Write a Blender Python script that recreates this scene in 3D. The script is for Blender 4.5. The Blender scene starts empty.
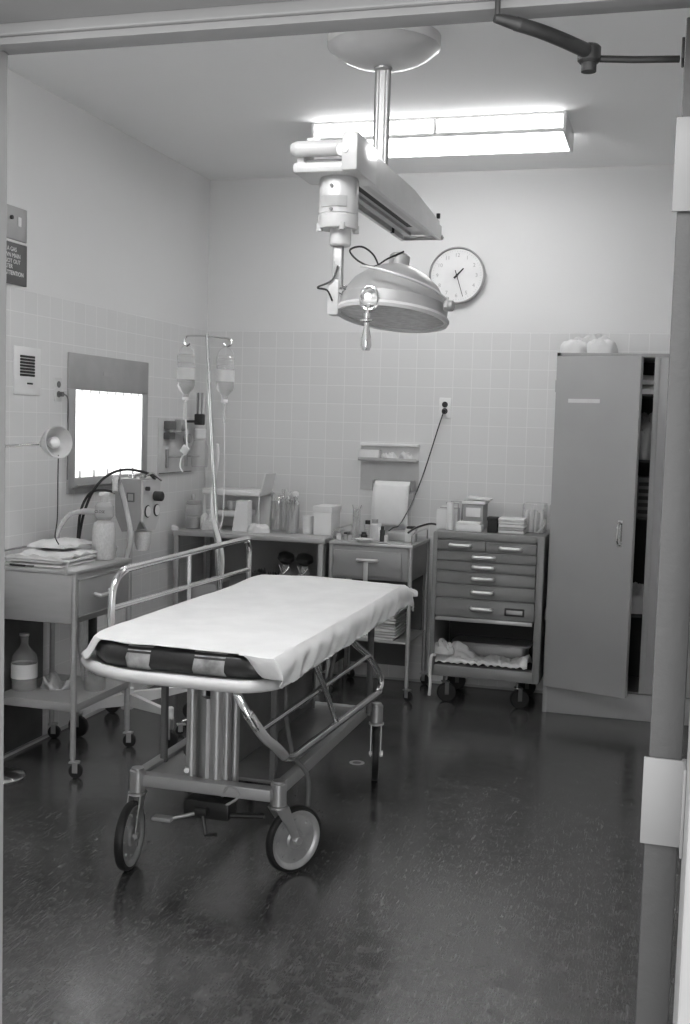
import bpy, bmesh, math, random
from mathutils import Vector, Matrix, noise
random.seed(7)
PI = math.pi
SC = bpy.context.scene
COL = SC.collection
# ------------------------------------------------------------------ camera, world, light, exposure
def make_camera():
    yaw, pitch, roll, f = 0.27729, -0.07762, 0.029379, 1128.0
    fw = Vector((-math.sin(yaw)*math.cos(pitch), math.cos(yaw)*math.cos(pitch), math.sin(pitch)))
    r0 = Vector((math.cos(yaw), math.sin(yaw), 0)); u0 = r0.cross(fw)
    r = math.cos(roll)*r0 + math.sin(roll)*u0
    u = -math.sin(roll)*r0 + math.cos(roll)*u0
    m = Matrix((r, u, -fw)).transposed().to_4x4(); m.translation = Vector((0, 0, 1.5))
    cd = bpy.data.cameras.new('camera'); cd.sensor_fit = 'VERTICAL'; cd.sensor_height = 36; cd.sensor_width = 24.26
    cd.lens = f/1024*36; cd.clip_start = .05
    o = bpy.data.objects.new('camera', cd); o.matrix_world = m; COL.objects.link(o); SC.camera = o
make_camera()
SC.view_settings.view_transform = 'Standard'; SC.view_settings.look = 'None'
SC.view_settings.gamma = 1; SC.view_settings.use_curve_mapping = False
SC.view_settings.exposure = 0.50
WORLD = 2.4
w = bpy.data.worlds.new('world'); SC.world = w; w.use_nodes = True
w.node_tree.nodes['Background'].inputs[0].default_value = (WORLD, WORLD, WORLD, 1)
w.node_tree.nodes['Background'].inputs[1].default_value = 1
TUBE, FILL_FRONT = 6.5, 17      # diffuser strengths: back fixture in view, unseen front fixture added as fill
VIEW = 1.1      # film viewer
def area(name, loc, sx, sy, power, rot=(0, 0, 0)):
    l = bpy.data.lights.new(name, 'AREA'); l.shape = 'RECTANGLE'; l.size = sx; l.size_y = sy; l.energy = power
    o = bpy.data.objects.new(name, l); o.location = loc; o.rotation_euler = rot; COL.objects.link(o)
area('hall_fill_light', (-.5, .1, 2.6), 1.2, .6, 14)  # unseen fill lamp added behind the camera to brighten the door frame

# ------------------------------------------------------------------ materials
def mat(name, v, rough=.5, metal=0, nscale=0, namp=0, bump=0, bscale=60, alpha=1, spec=.5, coat=0, trans=0, stretch=None):
    m = bpy.data.materials.new(name); m.use_nodes = True
    nt = m.node_tree; b = nt.nodes['Principled BSDF']
    b.inputs['Base Color'].default_value = (v, v, v, 1)
    b.inputs['Roughness'].default_value = rough; b.inputs['Metallic'].default_value = metal
    b.inputs['Specular IOR Level'].default_value = spec; b.inputs['Coat Weight'].default_value = coat
    b.inputs['Transmission Weight'].default_value = trans
    b.inputs['Alpha'].default_value = alpha
    tc = nt.nodes.new('ShaderNodeTexCoord'); src = tc.outputs['Object']
    if stretch:
        mp = nt.nodes.new('ShaderNodeMapping'); mp.inputs['Scale'].default_value = stretch
        nt.links.new(src, mp.inputs[0]); src = mp.outputs[0]
    if namp == 0: nscale, namp = 9, .05
    n = nt.nodes.new('ShaderNodeTexNoise'); n.inputs['Scale'].default_value = nscale; n.inputs['Detail'].default_value = 5
    nt.links.new(src, n.inputs['Vector'])
    r = nt.nodes.new('ShaderNodeMapRange'); r.inputs[1].default_value = .3; r.inputs[2].default_value = .7
    r.inputs[3].default_value = v*(1-namp); r.inputs[4].default_value = v*(1+namp)
    nt.links.new(n.outputs[0], r.inputs[0])
    nt.links.new(r.outputs[0], b.inputs['Base Color'])
    if bump:
        n2 = nt.nodes.new('ShaderNodeTexNoise'); n2.inputs['Scale'].default_value = bscale; n2.inputs['Detail'].default_value = 4
        nt.links.new(src, n2.inputs['Vector'])
        bp = nt.nodes.new('ShaderNodeBump'); bp.inputs['Strength'].default_value = bump; bp.inputs['Distance'].default_value = .01
        nt.links.new(n2.outputs[0], bp.inputs['Height']); nt.links.new(bp.outputs[0], b.inputs['Normal'])
    return m
def glow(name, s):
    m = bpy.data.materials.new(name); m.use_nodes = True; nt = m.node_tree
    b = nt.nodes['Principled BSDF']; b.inputs['Base Color'].default_value = (.8, .8, .8, 1)
    b.inputs['Emission Color'].default_value = (1, 1, 1, 1)
    n = nt.nodes.new('ShaderNodeTexNoise'); n.inputs['Scale'].default_value = 2
    r = nt.nodes.new('ShaderNodeMapRange'); r.inputs[3].default_value = s*.97; r.inputs[4].default_value = s*1.03
    nt.links.new(n.outputs[0], r.inputs[0]); nt.links.new(r.outputs[0], b.inputs['Emission Strength'])
    return m
def glass(name, tint, a=.35, rough=.08):
    # thin glass / clear plastic wall: tinted see-through mixed with a glossy coat
    m = bpy.data.materials.new(name); m.use_nodes = True; nt = m.node_tree; nt.nodes.remove(nt.nodes['Principled BSDF'])
    out = nt.nodes['Material Output']
    tr = nt.nodes.new('ShaderNodeBsdfTransparent'); tr.inputs[0].default_value = (tint, tint, tint, 1)
    di = nt.nodes.new('ShaderNodeBsdfDiffuse'); di.inputs[0].default_value = (.88, .88, .88, 1)
    gl = nt.nodes.new('ShaderNodeBsdfGlossy'); gl.inputs['Roughness'].default_value = rough
    fr = nt.nodes.new('ShaderNodeLayerWeight'); fr.inputs[0].default_value = .18
    n = nt.nodes.new('ShaderNodeTexNoise'); n.inputs['Scale'].default_value = 14
    r = nt.nodes.new('ShaderNodeMapRange'); r.inputs[3].default_value = a*.7; r.inputs[4].default_value = a*1.3
    nt.links.new(n.outputs[0], r.inputs[0])
    m1 = nt.nodes.new('ShaderNodeMixShader'); nt.links.new(r.outputs[0], m1.inputs[0])
    nt.links.new(tr.outputs[0], m1.inputs[1]); nt.links.new(di.outputs[0], m1.inputs[2])
    m2 = nt.nodes.new('ShaderNodeMixShader'); nt.links.new(fr.outputs['Facing'], m2.inputs[0])
    nt.links.new(m1.outputs[0], m2.inputs[1]); nt.links.new(gl.outputs[0], m2.inputs[2])
    nt.links.new(m2.outputs[0], out.inputs[0]); return m
def tile(name, axes, off, v=.66, grout=.75):
    m = bpy.data.materials.new(name); m.use_nodes = True; nt = m.node_tree; b = nt.nodes['Principled BSDF']
    g = nt.nodes.new('ShaderNodeNewGeometry'); s = nt.nodes.new('ShaderNodeSeparateXYZ'); c = nt.nodes.new('ShaderNodeCombineXYZ')
    nt.links.new(g.outputs['Position'], s.inputs[0])
    ad = nt.nodes.new('ShaderNodeMath'); ad.inputs[1].default_value = off[0]; nt.links.new(s.outputs[axes[0]], ad.inputs[0])
    az = nt.nodes.new('ShaderNodeMath'); az.inputs[1].default_value = off[1]; nt.links.new(s.outputs[axes[1]], az.inputs[0])
    nt.links.new(ad.outputs[0], c.inputs[0]); nt.links.new(az.outputs[0], c.inputs[1])
    br = nt.nodes.new('ShaderNodeTexBrick'); br.offset = 0; br.squash = 1
    br.inputs['Scale'].default_value = 1; br.inputs['Brick Width'].default_value = .108; br.inputs['Row Height'].default_value = .108
    br.inputs['Mortar Size'].default_value = .0022; br.inputs['Mortar Smooth'].default_value = .3
    br.inputs['Color1'].default_value = (v, v, v, 1); br.inputs['Color2'].default_value = (v*.975,)*3+(1,)
    br.inputs['Mortar'].default_value = (grout, grout, grout, 1)
    nt.links.new(c.outputs[0], br.inputs['Vector']); nt.links.new(br.outputs['Color'], b.inputs['Base Color'])
    bp = nt.nodes.new('ShaderNodeBump'); bp.inputs['Strength'].default_value = .25; bp.inputs['Distance'].default_value = .003; bp.invert = True
    nt.links.new(br.outputs['Fac'], bp.inputs['Height']); nt.links.new(bp.outputs[0], b.inputs['Normal'])
    b.inputs['Roughness'].default_value = .32; b.inputs['Specular IOR Level'].default_value = .4
    return m
def floor_mat():
    m = bpy.data.materials.new('dark_terrazzo'); m.use_nodes = True; nt = m.node_tree; b = nt.nodes['Principled BSDF']
    g = nt.nodes.new('ShaderNodeNewGeometry')
    n = nt.nodes.new('ShaderNodeTexNoise'); n.inputs['Scale'].default_value = 16; n.inputs['Detail'].default_value = 10; n.inputs['Roughness'].default_value = .75
    n.inputs['Distortion'].default_value = .4
    nt.links.new(g.outputs['Position'], n.inputs['Vector'])
    r = nt.nodes.new('ShaderNodeValToRGB'); r.color_ramp.elements[0].position = .33; r.color_ramp.elements[0].color = (.030, .030, .030, 1)
    r.color_ramp.elements[1].position = .72; r.color_ramp.elements[1].color = (.085, .085, .085, 1)
    nt.links.new(n.outputs[0], r.inputs[0])
    # fine pale scratches
    mp = nt.nodes.new('ShaderNodeMapping'); mp.inputs['Scale'].default_value = (60, 6, 1); mp.inputs['Rotation'].default_value = (0, 0, 1.0)
    nt.links.new(g.outputs['Position'], mp.inputs[0])
    s = nt.nodes.new('ShaderNodeTexNoise'); s.inputs['Scale'].default_value = 3; s.inputs['Detail'].default_value = 6; s.inputs['Distortion'].default_value = 2.0
    nt.links.new(mp.outputs[0], s.inputs['Vector'])
    sr = nt.nodes.new('ShaderNodeMapRange'); sr.inputs[1].default_value = .54; sr.inputs[2].default_value = .82; sr.inputs[3].default_value = 0; sr.inputs[4].default_value = .10
    nt.links.new(s.outputs[0], sr.inputs[0])
    ad = nt.nodes.new('ShaderNodeMixRGB'); ad.blend_type = 'ADD'; ad.inputs[0].default_value = 1
    nt.links.new(r.outputs[0], ad.inputs[1]); nt.links.new(sr.outputs[0], ad.inputs[2]); nt.links.new(ad.outputs[0], b.inputs['Base Color'])
    rr = nt.nodes.new('ShaderNodeMapRange'); rr.inputs[1].default_value = .3; rr.inputs[2].default_value = .7; rr.inputs[3].default_value = .13; rr.inputs[4].default_value = .24
    nt.links.new(n.outputs[0], rr.inputs[0]); nt.links.new(rr.outputs[0], b.inputs['Roughness'])
    b.inputs['IOR'].default_value = 1.8
    bp = nt.nodes.new('ShaderNodeBump'); bp.inputs['Strength'].default_value = .05; bp.inputs['Distance'].default_value = .002
    nt.links.new(s.outputs[0], bp.inputs['Height']); nt.links.new(bp.outputs[0], b.inputs['Normal'])
    return m
M = dict(
    paint=mat('wall_paint', .71, .7, nscale=1.5, namp=.01, bump=.06, bscale=160), ceil=mat('ceiling_paint', .90, .8, nscale=1.5, namp=.01, bump=.08, bscale=120),
    tileb=tile('wall_tile_back', ('X', 'Z'), (.022, -1.944+.108*20)), tilel=tile('wall_tile_left', ('Y', 'Z'), (.03, -1.944+.108*20)),
    floor=floor_mat(), base=mat('cove_base', .45, .5), frame=mat('door_frame_paint', .22, .45),
    dooredge=mat('door_leaf_paint', .045, .5, bump=.1, bscale=90, nscale=6, namp=.12),
    hinge=mat('hinge_paint', .19, .4), dark=mat('black_gap', .012, .6), closer=mat('closer_bronze', .04, .45, .3, 18, .5),
    white=mat('white_enamel', .72, .35), cream=mat('lamp_enamel', .55, .3, coat=.3), paper=mat('paper', .72, .8), cloth=mat('white_cotton', .65, .9, bump=.15, bscale=220),
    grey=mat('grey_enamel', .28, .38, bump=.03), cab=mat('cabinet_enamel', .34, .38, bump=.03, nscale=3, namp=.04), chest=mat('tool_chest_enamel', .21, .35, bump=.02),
    cabshade=mat('cabinet_inside_shade', .03, .7), lightgrey=mat('light_grey_metal', .4, .35, .3), steel=mat('brushed_steel', .42, .34, .45, stretch=(1, 1, 6)),  # near-black inside colour carries the shade of the cabinet and chest interiors
    chrome=mat('chrome', .72, .16, 1), dull=mat('dull_aluminium', .5, .4, .8), rubber=mat('black_rubber', .012, .55), black=mat('black_plastic', .015, .35),
    vinyl=mat('black_vinyl', .014, .3, coat=.4, nscale=20, namp=.5, bump=.3, bscale=25), patch=mat('worn_pale_tape', .26, .45, nscale=25, namp=.5, bump=.2, bscale=25), tray=mat('worn_tray_steel', .28, .32, .45, 5, .25),
    darkpanel=mat('dark_grey_panel', .085, .55, nscale=8, namp=.2), panel=mat('grey_hardboard', .12, .5, nscale=10, namp=.15),  # even dark grey for the wall board and the cart's back panel
    wheel=mat('wheel_alloy', .4, .4, .5, 14, .2), tin=mat('viewer_steel', .38, .42, .35, 6, .1), tube=glow('fluorescent_diffuser', TUBE), fill_front=glow('front_fill_diffuser', FILL_FRONT), view=glow('opal_viewer_screen', VIEW),
    glass=glass('clear_glass', .93, .16), hose=glass('clear_tubing', .7, .5, .25), frost=glass('frosted_plastic', .8, .5, .3), solution=glass('drip_solution', .95, .12, .2), lens=glass('lamp_glass', .85, .65, .2), liquid=mat('clear_liquid', .3, .1, alpha=.5),
    platepaint=mat('plate_paint', .56, .4), unit=mat('respirator_enamel', .33, .4), handle=mat('handle_satin', .6, .35, .6),
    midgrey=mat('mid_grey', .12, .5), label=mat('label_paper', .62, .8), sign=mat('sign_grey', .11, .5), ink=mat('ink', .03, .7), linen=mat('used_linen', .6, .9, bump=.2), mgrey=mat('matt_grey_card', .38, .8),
    bag=mat('dark_bag', .03, .6, bump=.4, bscale=20))

# ------------------------------------------------------------------ mesh builder
class MB:
    def __init__(s): s.bm = bmesh.new(); s.mi = 0
    def _done(s, verts, mtx=None):
        if mtx is not None: bmesh.ops.transform(s.bm, matrix=mtx, verts=verts)
        fs = set(f for v in verts for f in v.link_faces)
        for f in fs: f.material_index = s.mi
        return s
    def box(s, x0, x1, y0, y1, z0, z1, bev=0, mtx=None, seg=2):
        r = bmesh.ops.create_cube(s.bm, size=1); vs = r['verts']
        bmesh.ops.transform(s.bm, matrix=Matrix.Translation(((x0+x1)/2, (y0+y1)/2, (z0+z1)/2)) @ Matrix.Diagonal((abs(x1-x0), abs(y1-y0), abs(z1-z0), 1)), verts=vs)
        if bev:
            es = list(set(e for v in vs for e in v.link_edges))
            r = bmesh.ops.bevel(s.bm, geom=es, offset=bev, segments=seg, affect='EDGES', profile=.5)
            vs = list(set(r['verts']) | set(v for v in vs if v.is_valid))
            st = list(vs); seen = set(vs)
            while st:
                v = st.pop()
                for e in v.link_edges:
                    o = e.other_vert(v)
                    if o not in seen: seen.add(o); st.append(o)
            vs = list(seen)
        return s._done(vs, mtx)
    def cyl(s, p0, p1, r0, r1=None, seg=20, bev=0):
        p0, p1 = Vector(p0), Vector(p1); r1 = r0 if r1 is None else r1; d = p1-p0; L = d.length
        prof = [(0, 0), (r0, 0), (r1, L), (0, L)]
        if bev: prof = [(0, 0), (r0-bev, 0), (r0, bev), (r1, L-bev), (r1-bev, L), (0, L)]
        return s.lathe(prof, p0, d, seg)
    def lathe(s, prof, c=(0, 0, 0), ax=(0, 0, 1), seg=24):
        q = Vector((0, 0, 1)).rotation_difference(Vector(ax).normalized()).to_matrix().to_4x4(); q.translation = Vector(c)
        rings = []; vs = []
        for r, z in prof:
            if r <= 1e-6: v = s.bm.verts.new((0, 0, z)); rings.append([v]); vs.append(v)
            else:
                ring = [s.bm.verts.new((r*math.cos(2*PI*k/seg), r*math.sin(2*PI*k/seg), z)) for k in range(seg)]; rings.append(ring); vs += ring
        for a, b in zip(rings, rings[1:]):
            for k in range(seg):
                k2 = (k+1) % seg
                if len(a) == 1 and len(b) == 1: break
                if len(a) == 1: s.bm.faces.new((a[0], b[k2], b[k]))
                elif len(b) == 1: s.bm.faces.new((a[k], a[k2], b[0]))
                else: s.bm.faces.new((a[k], a[k2], b[k2], b[k]))
        return s._done(vs, q)
    def tube(s, pts, r, seg=10, closed=False, smooth=0, r1=None):
        pts = [Vector(p) for p in pts]
        if smooth:
            out = []; n = len(pts)
            rng = range(n if closed else n-1)
            for i in rng:
                g = (lambda k: pts[k % n]) if closed else (lambda k: pts[min(max(k, 0), n-1)])
                a, b, c, d = g(i-1), g(i), g(i+1), g(i+2)
                for j in range(smooth):
                    t = j/smooth
                    out.append(.5*((2*b)+(-a+c)*t+(2*a-5*b+4*c-d)*t*t+(-a+3*b-3*c+d)*t*t*t))
            if not closed: out.append(pts[-1])
            pts = out
        n = len(pts); rings = []; up = Vector((0, 0, 1)); vs = []; prev = None
        for i, p in enumerate(pts):
            a = pts[(i-1) % n] if (closed or i) else p; b = pts[(i+1) % n] if (closed or i < n-1) else p
            t = (b-a).normalized()
            if prev is None:
                x = t.cross(up)
                if x.length < .1: x = t.cross(Vector((1, 0, 0)))
            else: x = prev - t*prev.dot(t)
            x.normalize(); prev = x; y = t.cross(x)
            rr = r if r1 is None else r+(r1-r)*i/(n-1)
            ring = [s.bm.verts.new(p+x*rr*math.cos(2*PI*k/seg)+y*rr*math.sin(2*PI*k/seg)) for k in range(seg)]
            rings.append(ring); vs += ring
        m = n if closed else n-1
        for i in range(m):
            a, b = rings[i], rings[(i+1) % n]
            off = 0
            if closed and i == n-1:
                off = min(range(seg), key=lambda k: (a[0].co-b[k].co).length)
            for k in range(seg): s.bm.faces.new((a[k], a[(k+1) % seg], b[(k+1+off) % seg], b[(k+off) % seg]))
        if not closed:
            s.bm.faces.new(rings[0][::-1]); s.bm.faces.new(rings[-1])
        return s._done(vs)
    def prism(s, poly, d, mtx=None):
        # polygon (3-D points) extruded by vector d
        d = Vector(d); a = [s.bm.verts.new(p) for p in poly]; b = [s.bm.verts.new(Vector(p)+d) for p in poly]; n = len(a)
        s.bm.faces.new(a[::-1]); s.bm.faces.new(b)
        for k in range(n): s.bm.faces.new((a[k], a[(k+1) % n], b[(k+1) % n], b[k]))
        return s._done(a+b, mtx)
    def loops(s, ls, cap=True):
        rs = [[s.bm.verts.new(p) for p in l] for l in ls]; n = len(rs[0])
        for a, b in zip(rs, rs[1:]):
            for k in range(n): s.bm.faces.new((a[k], a[(k+1) % n], b[(k+1) % n], b[k]))
        if cap: s.bm.faces.new(rs[0][::-1]); s.bm.faces.new(rs[-1])
        return s._done([v for r in rs for v in r])
    def rrect(s, x0, x1, y0, y1, z0, z1, R=.05, b=.01, seg=6):
        def loop(ins, z):
            out = []; Rs = R if isinstance(R, tuple) else (R,)*4
            for cx, cy, a0, Rc in ((x1-Rs[0], y1-Rs[0], 0, Rs[0]), (x0+Rs[1], y1-Rs[1], 90, Rs[1]), (x0+Rs[2], y0+Rs[2], 180, Rs[2]), (x1-Rs[3], y0+Rs[3], 270, Rs[3])):
                r = max(Rc-ins, .001)
                for k in range(seg+1):
                    a = math.radians(a0+90*k/seg); out.append((cx+r*math.cos(a), cy+r*math.sin(a), z))
            return out
        ls = [loop(b*(1-math.sin(t*PI/6)), z0+b*(1-math.cos(t*PI/6))) for t in range(4)]
        ls += [loop(b*(1-math.cos(t*PI/6)), z1-b*(1-math.sin(t*PI/6))) for t in range(4)]
        return s.loops(ls)
    def grid(s, f, nu, nv):
        g = [[s.bm.verts.new(f(i/nu, j/nv)) for j in range(nv+1)] for i in range(nu+1)]
        for i in range(nu):
            for j in range(nv): s.bm.faces.new((g[i][j], g[i+1][j], g[i+1][j+1], g[i][j+1]))
        return s._done([v for r in g for v in r])
    def heap(s, cx, cy, z, sx, sy, h, seed=0, rough=.35, nn=26):
        # crumpled cloth: closed lump with creased noise
        def f(u, v):
            a = u*2*PI; t = v*PI/2
            k = 1+rough*.5*noise.noise(Vector((math.cos(a)*1.7, math.sin(a)*1.7, seed+t)))
            x = cx+sx*k*math.cos(a)*math.cos(t)**.6; y = cy+sy*k*math.sin(a)*math.cos(t)**.6
            c = abs(noise.noise(Vector((x*22, y*22, seed*3.1))))+.6*abs(noise.noise(Vector((x*45, y*45, seed))))
            zz = z+h*math.sin(t)**.55*(1-rough*1.5*c)
            return (x, y, zz if v > 0 else z)
        s.grid(f, nn*2, nn)
        return s
    def mesh(s, name, mats, smooth=True):
        bmesh.ops.remove_doubles(s.bm, verts=s.bm.verts, dist=1e-5)
        bmesh.ops.recalc_face_normals(s.bm, faces=s.bm.faces)
        me = bpy.data.meshes.new(name); s.bm.to_mesh(me); s.bm.free()
        for m in (mats if isinstance(mats, (list, tuple)) else [mats]): me.materials.append(m)
        if smooth:
            for p in me.polygons: p.use_smooth = True
            me.set_sharp_from_angle(angle=math.radians(38))
        return me
def tag(o, label, cat, group=None):
    o['label'] = label; o['category'] = cat
    if group: o['group'] = group
    return o
def thing(name, label, cat, loc, group=None, rotz=0, rot=None):
    o = bpy.data.objects.new(name, None); o.empty_display_size = .05; COL.objects.link(o)
    o.location = loc; o.rotation_euler = rot if rot else (0, 0, rotz)
    return tag(o, label, cat, group)
def shift(me, v):
    me.transform(Matrix.Translation(-Vector(v)))
def root_loc(p):
    while p.parent: p = p.parent
    return p.location
def part(name, mb, m, parent, label=None, local=False):
    """one part as one mesh; built in world coordinates unless local"""
    me = mb.mesh(name, m) if isinstance(mb, MB) else mb
    if not local: shift(me, root_loc(parent))
    o = bpy.data.objects.new(name, me); COL.objects.link(o); o.parent = parent
    if label: o['label'] = label
    return o
def solo(name, mb, m, label, cat, group=None):
    me = mb.mesh(name, m)
    xs = [v.co for v in me.vertices]
    c = Vector(((min(v.x for v in xs)+max(v.x for v in xs))/2, (min(v.y for v in xs)+max(v.y for v in xs))/2, min(v.z for v in xs)))
    shift(me, c); o = bpy.data.objects.new(name, me); o.location = c; COL.objects.link(o)
    return tag(o, label, cat, group)
def struct(name, mb, m, parent=None):
    me = mb.mesh(name, m, smooth=False)
    o = bpy.data.objects.new(name, me); COL.objects.link(o); o['kind'] = 'structure'
    if parent: o.parent = parent
    return o
def copy_tree(o, parent=None):
    c = o.copy(); COL.objects.link(c)
    if parent: c.parent = parent
    for ch in [x for x in bpy.data.objects if x.parent == o]: copy_tree(ch, c)
    return c
def text_mesh(body, size, depth, mtx, align='CENTER', spacing=1):
    cu = bpy.data.curves.new('text', 'FONT'); cu.body = body; cu.size = size; cu.extrude = depth; cu.align_x = align; cu.align_y = 'CENTER'; cu.resolution_u = 3
    cu.space_character = spacing
    o = bpy.data.objects.new('text', cu); COL.objects.link(o)
    me = bpy.data.meshes.new_from_object(o.evaluated_get(bpy.context.evaluated_depsgraph_get())); bpy.data.objects.remove(o); bpy.data.curves.remove(cu)
    me.transform(mtx); return me
RX = Matrix.Rotation(PI/2, 4, 'X')                 # text standing, facing -Y
RL = Matrix.Rotation(PI/2, 4, 'Z') @ RX            # text facing +X
def T(x, y, z): return Matrix.Translation((x, y, z))
def join_text(mb, me):
    mb.bm.from_mesh(me); bpy.data.meshes.remove(me)

# ------------------------------------------------------------------ room shell
XL, YB, ZC, ZT = -2.7355, 6.4374, 2.9465, 2.0418
XR, YF = .62, 1.5
struct('floor', MB().box(XL-.1, XR+.1, -2.2, YB+.1, -.1, 0), M['floor'])
struct('ceiling', MB().box(XL-.1, XR+.1, YF-.15, YB+.1, ZC, ZC+.1), M['ceil'])
struct('wall_back', MB().box(XL-.1, XR+.1, YB+.006, YB+.12, 0, ZC), M['paint'])
struct('wall_left', MB().box(XL-.12, XL-.006, YF-.15, YB+.1, 0, ZC), M['paint'])
struct('wall_right', MB().box(XR, XR+.12, YF, YB+.1, 0, ZC), M['paint'])
struct('trim_1', MB().box(XL-.01, XR, YB, YB+.01, .0, ZT, .002), M['tileb'])
struct('trim_2', MB().box(XL-.01, XL, YF, YB, .0, ZT, .002), M['tilel'])
struct('baseboard_left', MB().box(XL, XL+.012, YF, YB, 0, .012), M['base'])
struct('baseboard_back', MB().box(XL, XR, YB-.012, YB, 0, .012), M['base'])
# front wall around the doorway (camera stands in the hall)
fw = MB(); fw.box(XL-.12, -1.04, 1.36, 1.47, 0, ZC); fw.box(.10, XR+.12, 1.36, 1.47, 0, ZC); fw.box(-1.04, .10, 1.36, 1.47, 2.09, ZC)
struct('wall_front', fw, M['paint'])
fr = MB()
fr.box(-1.05, -.962, 1.33, 1.50, 0, 2.03, .003); fr.box(.0425, .12, 1.33, 1.50, 0, 2.03, .003)
fr.box(-1.05, .12, 1.43, 1.512, 2.03, 2.11, .003)
fr.box(-1.05, .12, 1.33, 1.43, 2.045, 2.12, .003)
fr.box(-.981, .047, 1.437, 1.462, 2.020, 2.03, .001)
struct('door_frame', fr, M['frame'])

# door leaf, opened into the room, hinge edge towards the hall
d = thing('hinged_door', 'dark grey door leaf swung open into the room at the right jamb', 'door', (.02, 1.51, 0.008))
part('door_panel', MB().box(-.005, .037, 1.505, 2.42, .008, 2.018, .002), M['dooredge'], d)
for z0, z1 in ((.14, .255), (.963, 1.078), (1.779, 1.895)):
    h = MB(); h.box(-.011, .039, 1.4995, 1.504, z0, z1, .0008); h.box(.0385, .0422, 1.46, 1.5035, z0, z1, .0008)
    h.cyl((.0400, 1.507, z0), (.0400, 1.507, z1), .0045, seg=12)
    hg = part('hinge', h, M['hinge'], d, 'light painted hinge leaf')
part('closer_bracket', MB().box(-.0095, -.0055, 1.56, 1.60, 1.985, 2.012, .001), M['closer'], d)
c = thing('door_closer_arm', 'dark jointed closer arm hanging under the door header', 'door closer', (-.13, 1.54, 1.985))
part('main_arm', MB().tube([(-.232, 1.421, 2.003), (-.222, 1.427, 2.002), (-.205, 1.44, 2.000)], .005, 10, r1=.0085, smooth=3).tube([(-.208, 1.438, 2.0005), (-.182, 1.466, 1.9995), (-.155, 1.503, 1.998), (-.130, 1.54, 1.996)], .0085, 12, smooth=4, r1=.0095), M['closer'], c)
part('pivot_pin', MB().cyl((-.229, 1.424, 2.0), (-.229, 1.424, 2.0445), .0035), M['closer'], c)
part('elbow', MB().cyl((-.126, 1.552, 1.983), (-.126, 1.552, 2.006), .015, bev=.003).cyl((-.126, 1.552, 1.972), (-.126, 1.552, 1.984), .010), M['closer'], c)
part('forearm', MB().tube([(-.122, 1.553, 1.989), (-.07, 1.565, 1.9885), (-.012, 1.58, 1.9905)], .0047, 8), M['closer'], c)

# ------------------------------------------------------------------ ceiling light
def ceiling_light(x0, x1, y0, y1, label, tm='tube'):
    t = thing('ceiling_light', label, 'ceiling light', ((x0+x1)/2, (y0+y1)/2, ZC), 'wrap-around fluorescent ceiling lights')
    zb, zt = 2.862, ZC-.0005; xm = (x0+x1)/2
    b = MB(); b.box(x0+.01, x1-.01, y0+.02, y1-.02, 2.90, zt)
    b.box(x0-.016, x0, y0-.01, y1+.01, zb-.008, zt, .003); b.box(x1, x1+.016, y0-.01, y1+.01, zb-.008, zt, .003)
    b.box(x0, x1, y0-.006, y0+.004, zb-.006, zb+.012, .002); b.box(x0, x1, y1-.004, y1+.006, zb-.006, zb+.012, .002)
    b.box(xm-.008, xm+.008, y0-.002, y0+.02, zb, zt); b.box(x0, x1, y0-.004, y0+.01, zt-.012, zt, .002)
    part('fixture_body', b, M['white'], t)
    part('side_diffuser', MB().box(x0+.002, xm-.010, y0, y0+.008, zb+.013, zt-.013, .002), M[tm], t)
    part('side_diffuser', MB().box(xm+.010, x1-.002, y0, y0+.008, zb+.013, zt-.013, .002), M[tm], t)
    part('side_diffuser', MB().box(x0+.002, x1-.002, y1-.008, y1, zb+.013, zt-.013, .002), M[tm], t)
    part('bottom_diffuser', MB().box(x0+.002, x1-.002, y0+.008, y1-.008, zb-.004, zb+.004, .002), M[tm], t)
ceiling_light(-1.72, -.535, 5.31, 5.69, 'fluorescent ceiling light with glowing strips near the back wall')
ceiling_light(-1.90, -.70, 2.35, 2.73, 'added unseen fluorescent fill light nearer the doorway than the surgical lamp', 'fill_front')  # out-of-view fixture added to brighten the front of the room

# ------------------------------------------------------------------ surgical lamp on its ceiling track
t = thing('surgical_lamp', 'large cream surgical lamp hanging from a domed ceiling mount', 'surgical lamp', (-1.097, 4.2, ZC))
part('ceiling_canopy', MB().lathe([(0, 2.832), (.03, 2.833), (.08, 2.840), (.13, 2.854), (.165, 2.870), (.190, 2.888), (.205, 2.903), (.212, 2.906), (.212, ZC-.0005), (0, ZC-.0005)], (-1.097, 4.2, 0), seg=48), M['cream'], t)
p = MB()
for dx in (-.018, .018): p.cyl((-1.097+dx, 4.2, 2.45), (-1.097+dx, 4.2, 2.84), .013, seg=16)
p.box(-1.107, -1.087, 4.19, 4.21, 2.45, 2.84); p.cyl((-1.097, 4.2, 2.825), (-1.097, 4.2, 2.84), .034)
part('drop_pole', p, M['dull'], t)
def arm_pt(x, y, z): return (x+(y-3.85)*.028, y, z)
a = MB()
a.prism([arm_pt(-1.245, 3.84, 2.375), arm_pt(-1.245, 5.06, 2.36), arm_pt(-1.245, 5.06, 2.42), arm_pt(-1.245, 4.6, 2.465), arm_pt(-1.245, 3.84, 2.475)], (.172, 0, 0))
a.prism([arm_pt(-1.25, 3.86, 2.352), arm_pt(-1.25, 5.07, 2.338), arm_pt(-1.25, 5.07, 2.40), arm_pt(-1.25, 3.86, 2.40)], (.016, 0, 0))
a.prism([arm_pt(-1.08, 3.86, 2.352), arm_pt(-1.08, 5.07, 2.338), arm_pt(-1.08, 5.07, 2.40), arm_pt(-1.08, 3.86, 2.40)], (.016, 0, 0))
part('track_beam', a, M['cream'], t)
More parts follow.
